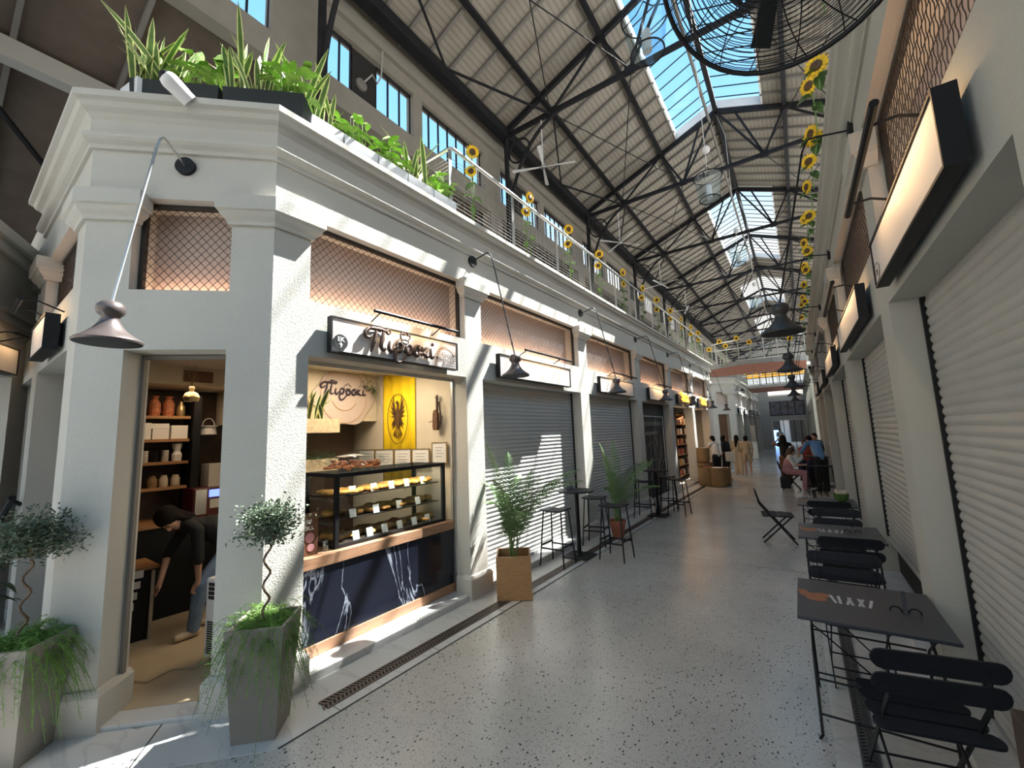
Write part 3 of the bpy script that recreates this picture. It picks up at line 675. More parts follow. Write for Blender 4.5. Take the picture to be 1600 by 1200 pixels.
# lightbox signs with picture-light bars
def lightbox(P, ux, n, W, H, label, left, face='white', bar=True, glow=3, depth=.07, gap=.035, thick=None):
    """P = lower corner on the wall at reading-left; ux reading direction; n outward"""
    P = Vector(P); ux = Vector(ux); n = Vector(n)
    t = thing('lightbox_sign', label, 'sign', tuple(P), absolute=True, left=left)
    f = lambda x, d, z: P+ux*x+n*d+Vector((0, 0, z))
    def bx(mb, x0, x1, d0, d1, z0, z1): mb.add([f(x, d, z) for x in (x0, x1) for d in (d0, d1) for z in (z0, z1)], [(0, 1, 3, 2), (4, 6, 7, 5), (0, 4, 5, 1), (2, 3, 7, 6), (0, 2, 6, 4), (1, 5, 7, 3)])
    b = MB(); e = .014; d1 = gap+depth
    bx(b, 0, e, gap, d1, 0, H); bx(b, W-e, W, gap, d1, 0, H); bx(b, e, W-e, gap, d1, 0, e); bx(b, e, W-e, gap, d1, H-e, H); bx(b, e, W-e, gap, gap+.01, e, H-e)
    bx(b, W*.2, W*.2+.04, 0, gap, .05, H-.05); bx(b, W*.8, W*.8+.04, 0, gap, .05, H-.05)
    b.build('frame', 'black', t)
    q = MB(); bx(q, e, W-e, gap+.012, d1-.008, e, H-e); q.build('face', face, t)
    if bar:
        g = MB(); g.tube([f(W*.22, d1+.13, H+.10), f(W*.92, d1+.13, H+.10)], .018, 8); g.build('light_bar', 'black', t, smooth=True)
        for x in (W*.3, W*.8): MB().tube([f(x, .0, H+.06), f(x, d1+.03, H+.12), f(x, d1+.13, H+.115)], .007, 6).build('bar_arm', 'black', t)
        if glow:
            a = area('picture_light', f(W*.57, d1+.13, H+.075), (W*.7, .02), glow, (1, .62, .30), (0, 0, 0), left)
            zz = (n*.75+Vector((0, 0, 1))*.66).normalized(); a.rotation_euler = Matrix((ux, zz.cross(ux), zz)).transposed().to_euler()
    return t, f
Y = (0, 1, 0); Z3 = (0, 0, 1); X = (1, 0, 0)
M['signface'] = mat('sign_face', (.62, .59, .57), .5)
sg1, sf = lightbox((XF, 2.04, 2.765), Y, X, 1.66, .335, 'white lightbox sign with dark script lettering over the pastry shop window', True, 'signface', glow=2.4)
def sgm(x, z, d=.105): return frame(sf(x, d, z), Y, Z3)
# the shop's name in raised script strokes, built as tubes
def strokes(mb, fr, S, r, flat=None):
    for st in S:
        P = [Vector((x, y, 0)) for x, y in st]; out = []
        for i in range(len(P)-1):
            p0 = P[max(i-1, 0)]; p1 = P[i]; p2 = P[i+1]; p3 = P[min(i+2, len(P)-1)]
            for k in range(5):
                t = k/5; out.append(.5*((2*p1)+(-p0+p2)*t+(2*p0-5*p1+4*p2-p3)*t*t+(-p0+3*p1-3*p2+p3)*t**3))
        out.append(P[-1]); n = len(out)
        rs = [r*(.62+.5*abs(sin(pi*(i/(n-1))**.8))) for i in range(n)]
        mb.tube([fr @ p for p in out], rs, 6)
NAME = [  # Π ι ρ ο σ κ ί, in a 0..3.1 x 0..1 box
    [(.62, .86), (.45, .92), (.2, .9), (.02, .74), (.06, .6), (.2, .6), (.3, .7)], [(.28, .9), (.55, .93), (.9, .9)],
    [(.45, .9), (.40, .6), (.30, .3), (.24, .12)], [(.74, .9), (.68, .6), (.64, .36), (.72, .24), (.84, .3)],
    [(1.0, .6), (.95, .36), (1.02, .24), (1.12, .3), (1.22, .42)],
    [(1.3, .25), (1.28, .5), (1.4, .62), (1.52, .5), (1.44, .3), (1.3, .3), (1.22, .1), (1.3, -.08), (1.46, -.06), (1.62, .1), (1.74, .28)],
    [(1.82, .6), (1.7, .5), (1.7, .32), (1.82, .24), (1.94, .34), (1.92, .52), (1.82, .6), (1.78, .5)],
    [(2.34, .62), (2.2, .6), (2.1, .5), (2.08, .34), (2.2, .24), (2.3, .34), (2.28, .5), (2.18, .6)],
    [(2.44, .62), (2.42, .26)], [(2.66, .62), (2.46, .44), (2.56, .34), (2.66, .26), (2.78, .28)],
    [(2.88, .62), (2.86, .34), (2.94, .26), (3.06, .34)], [(2.94, .72), (3.0, .86)]]
TO = [[(0, .9), (.12, 1.0), (.4, .96)], [(.2, .97), (.18, .7), (.28, .64)], [(.62, .95), (.48, .9), (.46, .72), (.58, .64), (.72, .72), (.72, .88), (.62, .95)]]
HAT = [[(0, .25), (-.1, .5), (.05, .68), (.2, .62), (.3, .82), (.5, .8), (.56, .62), (.7, .66), (.76, .46), (.6, .28)], [(0, .25), (.08, .02), (.55, .02), (.6, .26)], [(.08, .2), (.3, .27), (.55, .2)]]
def sc(S, k, dx, dy): return [[(x*k+dx, y*k+dy) for x, y in s_] for s_ in S]
lt = MB(); F0 = sgm(0, 0, .125); strokes(lt, F0, sc(NAME, .30, .33, .015), .0185); strokes(lt, F0, sc(TO, .155, .52, .165), .011); lt.build('raised_name', 'lettering', sg1, smooth='all')
ht = MB(); strokes(ht, F0, sc(HAT, .15, .78, .20), .010); ht.build('chef_hat_emblem', 'lettering', sg1, smooth='all')
bd = MB(); bd.lathe([(.0, 0), (.072, 0), (.072, .004), (0, .004)], 28, mtx=frame(sf(.095, .102, .10), Y, Z3)); bd.build('number_badge', 'darkbox', sg1)
text('EK', .062, 'badge_text', 'white', sg1, sgm(.095, .105, .108), .001, .001, align='CENTER'); text('9', .062, 'badge_text', 'white', sg1, sgm(.095, .05, .108), .001, .001, align='CENTER')
for k, s_ in enumerate(('Ποντιακά', 'παραδοσιακά', 'προϊόντα')): text(s_, .052, 'small_text', 'lettering', sg1, sgm(1.63, .155-.055*k, .104), .0008, 0, align='RIGHT')
M['wheat'] = mat('wheat_ink', (.62, .36, .16), .6); wh = MB()
for k in range(15):
    a = 2.6-k*.145; c = sf(1.47+.17*cos(a), .104, .09+.17*sin(a)); wh.tube([c, c+Vector(Y)*.02*cos(a+1.0)+Vector(Z3)*.02*sin(a+1.0)], .003, 5); wh.tube([c, c+Vector(Y)*.02*cos(a-2.3)*-1+Vector(Z3)*.02*sin(a-2.3)*-1], .0025, 5)
wh.tube([sf(1.47+.17*cos(a), .1035, .09+.17*sin(a)) for a in [3.6-k*.12 for k in range(26)]], .0018, 5); wh.build('wheat_arc', 'wheat', sg1)
LSG = [(4.55, 2.1, 'signface', 'blank white lightbox sign over the nearest roller shutter', 2.0), (7.95, 2.0, 'signface', 'blank white lightbox sign over the second roller shutter', 2.0), (11.15, 1.9, 'signface', 'warm glowing blank lightbox sign over the dark poster front', 5), (14.1, 1.9, 'signdark', 'dark lightbox sign with orange lettering over the first lit goods shop', 3), (17.1, 1.9, 'signdark', 'dark lightbox sign with orange lettering over the second lit goods shop', 3)]
M['signdark'] = mat('sign_dark_brown', (.07, .03, .015), .5); M['orange_glow'] = mat('orange_backlit_letters', (.9, .4, .03), .5, emit=(1, .45, .05), estr=1.6)
for y, W, fc, lb, gl in LSG:
    t, f = lightbox((XF, y, 2.77), Y, X, W, .33, lb, True, fc, glow=gl)
    if fc == 'signdark':
        q = MB(); q.add([f(x, .102, z) for x, z in ((.5, .1), (1.5, .1), (1.45, .2), (.9, .23), (.55, .2))], [(0, 1, 2, 3, 4)]); strokes(q, frame(f(.35, .105, .04), Y, Z3), sc([[(0, .6), (.3, .9), (.5, .5), (.9, .7), (1.3, .5), (1.6, .8), (2.1, .5), (2.6, .7)], [(.1, .3), (.8, .4), (1.6, .2), (2.4, .4)]], .42, 0, 0), .03); q.build('backlit_lettering', 'orange_glow', t)
RSG = [(3.63, 1.61, 'blank white lightbox sign high on the right wall, the one nearest the camera'), (6.7, 2.1, 'blank white lightbox sign on the right wall, second from the camera'), (10.1, 2.0, 'blank lightbox sign on the right wall, third from the camera'), (13.4, 2.0, 'blank lightbox sign on the right wall, fourth from the camera'), (16.7, 2.0, 'blank lightbox sign on the right wall, fifth from the camera')]
for k, (y, W, lb) in enumerate(RSG):
    t, f = lightbox((XR, y, 2.84), (0, -1, 0), (-1, 0, 0), W, .31, lb, False, 'signface', glow=2.6 if k < 3 else 0)
    if k == 0:
        q = MB(); q.tube([f(.12+.1*cos(a), .104, .075+.06*sin(a)) for a in [j*.25 for j in range(26)]], .0016, 5, caps=False); q.build('printed_oval', 'black', t)
        text('ZX', .05, 'printed_code', 'black', t, frame(f(.09, .104, .06), (0, -1, 0), Z3), .0006, .0)
lightbox((-5.80, ys, 2.80), X, (0, -1, 0), .80, .30, 'black lightbox sign with glowing orange face on the side face left of the corner', True, 'signface', glow=1.5, depth=.09)
lightbox(WG(1.25, .0, 2.84), (-wd.x, -wd.y, 0), (wn.x, wn.y, 0), .6, .3, 'small black lightbox sign on the neighbouring wing at the far left edge', True, 'signface', glow=.8, depth=.1)
# roller shutters: curved slats
def shutter(x, side, y0, y1, z0, z1, m, label, left):
    t = thing('roller_shutter', label, 'shutter', (x, y0, z0), absolute=True, left=left)
    b = MB(); p = .062; n = int((z1-z0)/p); prof = []
    for k in range(n):
        for u in (0, .2, .4, .6, .8): prof.append((.012*sin(pi*u), z0+p*(k+u)))
    prof.append((0, z1)); vs = [(x+side*o, y, z) for o, z in prof for y in (y0, y1)]; vs += [(x-side*.01, y, z) for o, z in prof for y in (y0, y1)]; N = len(prof)
    fs = [(2*i, 2*i+1, 2*i+3, 2*i+2) for i in range(N-1)]+[(2*N+2*i, 2*N+2*i+2, 2*N+2*i+3, 2*N+2*i+1) for i in range(N-1)]
    fs += [(2*i, 2*i+2, 2*N+2*i+2, 2*N+2*i) for i in range(N-1)]+[(2*i+1, 2*N+2*i+1, 2*N+2*i+3, 2*i+3) for i in range(N-1)]
    b.add(vs, fs); b.build('slat_curtain', m, t, smooth=True)
    for y in (y0-.03, y1): MB().box(min(x-.02*side, x+.03*side), max(x-.02*side, x+.03*side), y, y+.03, z0, z1).build('guide_rail', 'black', t)
    g = MB(); g.box(x-.022, x+.022, y0, y1, z0-.05, z0); g.build('bottom_bar', m, t)
    return t
shutter(XF-.215, 1, 4.32, 7.20, .14, 2.72, 'shutter', 'grey roller shutter behind the palm in the oak box, left side', True)
shutter(XF-.215, 1, 7.63, 10.40, .14, 2.72, 'shutter', 'grey roller shutter behind the palm in the terracotta pot, left side', True)
for k, (y0, y1) in enumerate(RB[:5]):
    z0 = .50 if k == 2 else .11
    shutter(XR+.19, -1, y0+.03, y1-.03, z0, 2.80, 'shutter_r', ['grey roller shutter on the right wall beside the camera, cut by the frame', 'large grey roller shutter at the right edge of the picture', 'grey roller shutter on the right pulled not quite down over a dark panel', 'narrow seen grey roller shutter on the right beyond the dark panel one', 'farthest grey roller shutter on the right wall'][k], False)
o = MB().box(XR+.24, XR+.26, 4.33, 7.26, .06, .5).build('door_panel', 'dark', None); tag(o, 'dark panel showing under the raised bottom of the second right shutter', 'panel')
o = MB().box(XR+.24, XR+.27, 14.2, 20.2, .06, 2.8).build('shopfront_panel', 'shutter_r', None); tag(o, 'plain grey closed front far along the right wall', 'panel')
# poster front (opening 4)
t = thing('poster_front', 'dark glazed shopfront with a white-lined drawing, beyond the second left shutter', 'shopfront', (XF-.2, 10.8, 0), absolute=True, left=True)
MB().box(XF-.26, XF-.22, 10.8, 13.42, .09, 2.72).build('board', 'darkbox', t)
g = MB(); x = XF-.2; g.bar((x, 11.0, .15), (x, 11.0, 2.35), .02); g.bar((x, 13.2, .15), (x, 13.2, 2.35), .02); g.bar((x, 11.0, 2.35), (x, 13.2, 2.35), .02)
g.build('white_border', 'white', t)
g = MB(); rnd = random.Random(3)
for k in range(26):
    y = 11.1+rnd.random()*1.9; z = .5+rnd.random()*1.3; g.tube([(x, y, z), (x, y+rnd.uniform(-.2, .3), z+rnd.uniform(.1, .5)), (x, y+rnd.uniform(-.3, .4), z+rnd.uniform(.3, .7))], .006, 4)
for k in range(9): g.box(x-.004, x+.004, 11.15+k*.21, 11.27+k*.21, 2.08, 2.2); g.box(x-.004, x+.004, 11.5+k*.12, 11.57+k*.12, 1.82, 1.92)
g.build('chalk_drawing', 'taupe', t)
# goods shops (openings 5, 6): shelves with jars and packets
def goods(y0, y1, lb, seed, n=6, glowcol=(1, .62, .3)):
    rnd = random.Random(seed)
    t = thing('goods_shelf', f'tall dark shelving full of small goods inside the {lb}', 'shelf', (XF-.8, y0, 0), absolute=True, left=True)
    g = MB()
    for z in [.15+.4*k for k in range(n+1)]: g.box(XF-1.25, XF-.75, y0+.06, y1-.06, z-.02, z)
    g.build('shelf_board', 'shelfwood', t)
    g = MB()
    for y in (y0+.06, (y0+y1)/2, y1-.1): g.box(XF-1.25, XF-.75, y, y+.04, .09, 2.6)
    g.box(XF-1.3, XF-1.26, y0, y1, .09, 2.72); g.build('upright', 'tray', t)
    cols = ['card', 'c_white', 'c_red', 'pastry', 'c_cream', 'terracotta']; kinds = []
    for k in range(3):
        m = MB(); m.lathe([(.05, 0), (.055, .02), (.055, .13), (.035, .16), (.035, .19)] if k == 0 else [(.06, 0), (.06, .2), (.03, .23)], 8) if k < 2 else m.box(-.07, .07, -.06, .06, 0, .22)
        kinds.append(m)
    objs = {}
    for lev in range(n):
        z = .15+.4*lev+.002; y = y0+.18
        while y < y1-.2:
            k = rnd.randrange(3); cc = rnd.choice(cols); key = (k, cc)
            if key not in objs:
                o = kinds[k].build(['jar', 'tin', 'packet'][k], cc, None); objs[key] = o; LEFT.append(o); tag(o, f'small {["jar", "tin", "packet"][k]} on the shelves inside the {lb}', ['jar', 'tin', 'packet'][k], f'goods on the shelves of the {lb}')
            else:
                o = objs[key].copy(); C.objects.link(o); LEFT.append(o)
            o.location = (XF-.86, y, z); y += .2
    area('shop_glow', (XF-.62, (y0+y1)/2, 2.55), ((y1-y0)*.6, .25), 26, glowcol, (0, radians(-25), 0), True)
goods(13.78, 16.42, 'first lit goods shop on the left', 1); goods(16.78, 19.42, 'second lit goods shop on the left', 2)
# far block small fronts
for k, (a, b_) in enumerate(ops2):
    o = MB().box(XF-.3, XF-.26, a, b_, 0, 2.72).build('far_shopfront', 'brown' if k % 2 else 'card', None, left=True); tag(o, f'pale brown shopfront in the far left block, {ORD[k]} beyond the cross street', 'shopfront', 'far shopfronts')
    o = MB().box(XF-.2, XF-.17, a, b_, 3.22, 4.0).build('far_transom', 'trans_back', None, left=True); tag(o, f'glowing transom panel in the far left block, {ORD[k]} beyond the cross street', 'panel', 'far transoms')
    lightbox((XF, a+.4, 2.77), Y, X, 1.6, .33, f'small lit sign on the far left block, {ORD[k]} beyond the cross street', True, 'signface', bar=False, glow=0)
o = MB().add([C2(s, n, z) for s in (.4, 1.1) for n in (-.2, -.17) for z in (3.22, 4.0)], [(0, 1, 3, 2), (4, 6, 7, 5), (0, 4, 5, 1), (2, 3, 7, 6), (0, 2, 6, 4), (1, 5, 7, 3)]).build('far_transom', 'trans_back', None, left=True); tag(o, 'pale transom panel above the doorway on the cut corner beyond the cross street', 'panel')
o = MB().add([C2(s, n, z) for s in (.4, 1.1) for n in (-.3, -.27) for z in (0, 2.72)], [(0, 1, 3, 2), (4, 6, 7, 5), (0, 4, 5, 1), (2, 3, 7, 6), (0, 2, 6, 4), (1, 5, 7, 3)]).build('far_doorway', 'brown', None, left=True); tag(o, 'dark shelf-filled doorway on the cut corner beyond the cross street', 'doorway')
for k, (a, b_) in enumerate(ops3+RB[5:]):
    xx = (XR+.02 if k < len(ops3) else XR)+.25
    o = MB().box(xx, xx+.03, a, b_, 0, 2.8).build('right_front', 'shutter_r', None); tag(o, 'grey closed front far along the right wall', 'shopfront', 'far right closed fronts')
# goosenecks
def gooseneck(label, loc, rz, left, m='bronze', wire='steel'):
    """local: wall at x=0, arm reaches +x, head hangs at x=.66, z=-1.53"""
    t = thing('gooseneck_lamp', label, 'lamp', loc, rz, left=left, group='gooseneck wall lamps')
    q = MB(); q.lathe([(.0, 0), (.075, 0), (.075, .03), (.0, .03)], 24, mtx=Matrix.Rotation(pi/2, 4, 'Y')); q.build('wall_plate', 'black', t, smooth=True)
    q = MB(); q.tube([(.02, 0, 0), (.25, 0, .045), (.30, 0, .045), (.33, 0, .01), (.36, 0, -.07), (.655, 0, -1.38), (.66, 0, -1.42)], .0085, 8); q.build('arm', wire, t, smooth=True)
    q = MB(); H = -1.66
    prof = [(.168, 0), (.172, .012), (.165, .022), (.13, .045), (.085, .085), (.056, .13), (.046, .165), (.05, .175), (.066, .19), (.074, .215), (.07, .245), (.05, .268), (.02, .278), (.0, .279)]
    q.lathe([(r, z) for r, z in prof], 32, c=(.66, 0, H)); q.build('shade', m, t, smooth=True)
    q = MB(); q.lathe([(.0, .006), (.14, .004), (.15, .001), (.165, -.001), (.0, -.0015)], 24, c=(.66, 0, H)); q.build('diffuser', 'black', t)
    return t
g0 = gooseneck('bronze gooseneck lamp hanging beside the corner shop doorway', tuple(CH(.70, 0, 4.29)), -pi/4, True)
gB = gooseneck('x', (XF, 4.13, 4.33), 0, True, 'bronze', 'black')
WH = ['between the pastry shop and the nearest shutter', 'between the two left roller shutters', 'between the second shutter and the poster front', 'beyond the poster front', 'between the two lit goods shops', 'past the last goods shop on the left']
gB['label'] = 'bronze gooseneck lamp on the left pier '+WH[0]
for k, y in enumerate([4.13, 7.41, 10.6, 13.6, 16.6, 19.7]):
    if k: dup(gB, (XF, y, 4.33), 0, 'bronze gooseneck lamp on the left pier '+WH[k], left=True)
g1 = gooseneck('large black bell lamp hanging in front of the nearest right pier', (XR, 4.35, 4.42), pi, False, 'bellblack', 'black')
for k, y in enumerate([7.5, 10.8, 14.0, 17.3]): dup(g1, (XR, y, 4.42), pi, f'black bell lamp on the right wall, {ORD[k+1]} from the camera')
for k, y in enumerate([28.9, 32.0]): dup(g0, (XF, y, 4.33), 0, f'tiny bronze lamp on the far left block, {ORD[k]} beyond the cross street', left=True)
# ================================================================== THE PASTRY SHOP
def T(name, label, cat, o, left=True, group=None): return thing(name, label, cat, o, absolute=True, left=left, group=group)
r1 = MB(); r1.prism([(-6.9, .95), (-4.72, .95), tuple(CH(1.06, -.18, 0)[:2]), tuple(CH(.33, -.18, 0)[:2]), (-3.86, 1.9), (-3.86, 4.1), (-6.9, 4.1)], .001, .03); o = r1.build('floor_shop', 'floor_in', None, left=True, kind='structure')
r1 = MB(); r1.prism([(-6.9, .95), (-4.75, .95), (-3.86, 1.9), (-3.86, 4.1), (-6.9, 4.1)], 2.95, 3.0); r1.build('ceiling_shop', 'pale', None, left=True, kind='structure')
r1 = MB(); r1.box(-6.95, -3.86, 4.0, 4.08, .03, 2.95); r1.build('wall_party', 'inner', None, left=True, kind='structure')
r1 = MB(); r1.box(-6.98, -6.9, .95, 4.08, .03, 2.95); r1.box(-6.9, -4.86, .94, .98, .03, 2.95); r1.build('wall_shop_back', 'darkwall', None, left=True, kind='structure')
r1 = MB(); r1.box(-6.89, -6.2, .98, 3.2, 2.72, 2.95); r1.build('trim_16', 'inner', None, left=True, kind='structure')
bk = MB(); bk.box(-6.9, -5.45, 2.35, 3.995, 2.25, 2.948); bk.build('wall_bulkhead', 'inner', None, left=True, kind='structure')
area('ceiling_lamp', (-4.6, 3.1, 2.92), (.9, .9), 20, (1, .80, .55)); area('case_lamp', (-4.0, 3.1, 2.9), (1.2, .1), 9, (1, .88, .70)); area('case_strip', (-3.9, 3.1, 1.59), (.02, 1.3), 5, (1, .86, .6), (0, radians(35), 0)); area('back_lamp', (-6.1, 1.9, 2.68), (.4, .5), 3.5, (1, .72, .45))
# the round-edged name board
t = T('name_board', 'cream cut-out board with dark script name on the bulkhead inside the shop', 'sign', (-5.45, 2.95, 2.4)); FB = frame((-5.44, 2.93, 2.4), Y, Z3)
pts = []
for k in range(48):
    a = 2*pi*k/48; q = 1+.06*cos(6*a); pts.append((.5+.47*cos(a)*q, .17+.42*sin(a)*q*.92))
pts = [(x, min(y, .535)) for x, y in pts]
MB().prism(pts, 0, .012, FB).build('board', 'trans_back', t)
lt = MB(); Fb = frame((-5.42, 2.93, 2.4), Y, Z3); strokes(lt, Fb, sc(NAME, .235, .13, .17), .0135); strokes(lt, Fb, sc(TO, .13, .28, .35-.06), .009); strokes(lt, Fb, sc(HAT, .13, .50, .28), .004); lt.build('dark_name', 'logo_dark', t, smooth='all')
ar = MB(); ar.tube([Fb @ Vector((.5+.2*cos(a), .2+.2*sin(a), 0)) for a in [3.5+k*.13 for k in range(19)]], .004, 5); ar.tube([Fb @ Vector((.5+.36*cos(a), .2+.38*sin(a), 0)) for a in [k*.13 for k in range(49)]], .003, 5); ar.build('ring_line', 'wheat', t)
# banner with the dark eagle in an oval ring
t = T('banner', 'yellow hanging banner with a dark spread eagle in an oval ring', 'banner', (-4.9, 3.99, 2.9)); b = MB(); n = 20
vs = [(-5.27+.72*i/n, 3.985-.012*sin(i*1.1), z) for z in (2.93, 1.3) for i in range(n+1)]; b.add(vs, [(i, i+1, n+2+i, n+1+i) for i in range(n)]); b.build('cloth', 'yellow', t, smooth='all', solid=.004)
FE = frame((-4.91, 3.962, 2.28), X, Z3); eg = MB()
def ft(mb, F_, pts, z=0): mb.prism(pts, z, z+.004, F_)
ft(eg, F_=FE, pts=[(-.03, -.16), (.03, -.16), (.045, 0), (.03, .12), (.012, .17), (-.012, .17), (-.03, .12), (-.045, 0)])
ft(eg, FE, [(-.02, .16), (.02, .16), (.018, .22), (.0, .245), (-.025, .235), (-.055, .215), (-.022, .20)])
for sg in (-1, 1):
    for k in range(8):
        a = radians(68-k*15); x0, y0 = sg*.03, .07-.02*k; L_ = .30-.018*k; x1, y1 = x0+sg*L_*cos(a)*.62, y0+L_*sin(a); wd_ = .014
        ft(eg, FE, [(x0, y0-wd_), (x0+sg*.06, y0-wd_*.6+.02), (x1, y1), (x0+sg*.02, y0+wd_+.02)][::sg])
    for k in range(3): ft(eg, FE, [(sg*.005+sg*k*.02, -.14), (sg*.03+sg*k*.035, -.30+.02*k), (sg*.012+sg*k*.03, -.31+.02*k)][::sg])
eg.build('eagle_emblem', 'petal_dark', t)
ov = MB(); ov.tube([FE @ Vector((.225*cos(a), .36*sin(a)-.02, .004)) for a in [k*2*pi/40 for k in range(41)]], .005, 5, caps=False); ov.build('oval_ring', 'petal_dark', t)
# bowed string instrument on the wall
t = T('wall_fiddle', 'small dark wooden fiddle with bow hung on the cream wall', 'instrument', (-4.08, 3.98, 2.05)); b = MB()
b.prism([(-.035, 0), (.035, 0), (.045, .05), (.04, .22), (.018, .27), (-.018, .27), (-.04, .22), (-.045, .05)], 0, .045, frame((-4.08, 3.95, 2.06), X, Z3)); b.build('body', 'brown', t)
b = MB(); b.box(-4.092, -4.068, 3.94, 3.965, 2.32, 2.47); b.ell((-4.08, 3.95, 2.5), (.03, .012, .04), 6); b.build('neck', 'tray', t)
b = MB(); b.tube([(-4.22, 3.93, 2.17), (-4.05, 3.92, 2.2), (-3.95, 3.93, 2.24)], .005, 5); b.tube([(-4.02, 3.93, 2.44), (-3.99, 3.93, 2.2), (-4.03, 3.93, 2.07)], .012, 6); b.build('bow', 'tray', t)
# certificates
for k, (x0, x1, z0, z1) in enumerate([(-5.85, -5.45, 1.56, 1.82), (-5.43, -5.0, 1.56, 1.82), (-4.98, -4.62, 1.56, 1.82), (-4.6, -4.25, 1.56, 1.82), (-4.2, -3.92, 1.62, 1.9)]):
    t = T('framed_certificate', 'gold-framed white certificate on the cream wall, '+['leftmost of the row', 'second of the row', 'third of the row', 'fourth of the row', 'set apart nearest the window edge'][k], 'certificate', (x0, 3.97, z0), group='framed certificates')
    b = MB(); e = .012; yy = 3.955
    for q in ((x0, x1, z0, z0+e), (x0, x1, z1-e, z1), (x0, x0+e, z0+e, z1-e), (x1-e, x1, z0+e, z1-e)): b.box(q[0], q[1], yy, yy+.02, q[2], q[3])
    b.build('frame', 'gold', t); MB().box(x0+e, x1-e, yy+.006, yy+.018, z0+e, z1-e).build('sheet', 'paper', t)
    b = MB()
    for j in range(4): b.box(x0+.07, x1-.07-.03*(j % 2), yy+.003, yy+.006, z1-.07-.04*j, z1-.066-.04*j)
    b.build('print_lines', 'taupe', t)
o = MB().box(-5.95, -5.9, 3.02, 3.9, .03, 2.25).build('dark_partition', 'tray', None, left=True); tag(o, 'dark brown partition below the bulkhead inside the shop', 'partition')
# ledge planters inside
M['ledge'] = mat('speckled_ledge', (.60, .50, .34), .8, var=.2, vscale=18)
def blade(mb, base, h, wd_, az, lean, curl=.5, edge=True, tw=0):
    """variegated upright leaf: centre strip + pale margins"""
    n = 7; d = Vector((cos(az), sin(az), 0)); s_ = Vector((-sin(az+tw), cos(az+tw), 0)); rows = []
    for i in range(n+1):
        t = i/n; r = lean*(t**(1+curl))*h; c = Vector(base)+d*r+Vector((0, 0, h*(t-.12*lean*t*t)))
        w = wd_*(.45+.9*t-.25*t*t)*(1-t**5)+.001; up = d*(.12*w)
        rows.append([c-s_*w+up, c-s_*w*.62, c+s_*w*.62, c+s_*w+up])
    o = len(mb.v); mb.v += [tuple(p) for r in rows for p in r]
    for i in range(n):
        for k in range(3): mb.f.append((o+4*i+k, o+4*i+k+1, o+4*i+5+k, o+4*i+4+k)); mb.mi.append(1 if k != 1 and edge else 0)
def snake(seed, n=12, hmax=.62, spread=.15, sp=.5):
    r = random.Random(seed); mb = MB()
    for k in range(n):
        x = r.uniform(-spread, spread); blade(mb, (x, r.uniform(-.05, .05), 0), r.uniform(.45, 1)*hmax, r.uniform(.026, .042), r.uniform(0, 6.28), r.uniform(.05, sp), r.uniform(.2, 1), True, r.uniform(-.8, .8))
    return mb
def broad(mb, base, az, L_, wd_, rise, droop, n=6):
    d = Vector((cos(az), sin(az), 0)); s_ = Vector((-sin(az), cos(az), 0)); rows = []
    for i in range(n+1):
        t = i/n; c = Vector(base)+d*L_*t+Vector((0, 0, rise*t-droop*t*t)); w = wd_*sin(pi*min(1, t*.93+.07))**.8
        rows.append([c-s_*w+Vector((0, 0, .15*w)), c, c+s_*w+Vector((0, 0, .15*w))])
    o = len(mb.v); mb.v += [tuple(p) for r in rows for p in r]
    for i in range(n):
        for k in range(2): mb.f.append((o+3*i+k, o+3*i+k+1, o+3*i+4+k, o+3*i+3+k)); mb.mi.append(mb.cur)
def lily(seed, n=38, H=.34, flowers=3):
    r = random.Random(seed); mb = MB()
    for k in range(n):
        a = r.uniform(0, 6.28); h = r.uniform(.3, 1)*H; x, y = r.uniform(-.13, .13), r.uniform(-.05, .05); q = Vector((x+.07*cos(a), y+.07*sin(a), h))
        mb.cur = 0; mb.tube([(x, y, 0), tuple(q)], .003, 4); broad(mb, q, a, r.uniform(.12, .2), r.uniform(.03, .05), r.uniform(.02, .1), r.uniform(.04, .16))
    mb.cur = 1
    for k in range(flowers):
        a = r.uniform(0, 6.28); q = Vector((r.uniform(-.1, .1), 0, H*r.uniform(.9, 1.25))); mb.tube([(q.x, 0, 0), tuple(q)], .003, 4); broad(mb, q, a, .1, .03, .08, .02)
    mb.cur = 0; return mb
def fern(seed, n, L_, R_, droop, spread=.1, out=None):
    """fine feathery sprays"""
    r = random.Random(seed); mb = MB()
    for k in range(n):
        a = r.uniform(0, 6.28); l = r.uniform(.4, 1)*L_; x, y = r.uniform(-spread, spread), r.uniform(-spread, spread); pts = []; up = r.uniform(.1, .9); dr = r.uniform(.5, 1)*droop
        for i in range(9):
            t = i/8; pts.append(Vector((x+cos(a)*R_*t*l/L_*(1.2-up*.5), y+sin(a)*R_*t*l/L_*(1.2-up*.5), l*(up*t-dr*t*t))))
        mb.tube(pts, .0014, 3, caps=False)
        for i in range(1, 9):
            for j in range(6):
                p = pts[i-1].lerp(pts[i], j/6); q = Vector((r.gauss(0, 1), r.gauss(0, 1), r.gauss(0, .7))).normalized()*r.uniform(.012, .035)
                s_ = q.orthogonal().normalized()*.0013; mb.add([p-s_, p+s_, p+q+s_*.5, p+q-s_*.5], [(0, 1, 2, 3)])
    return mb
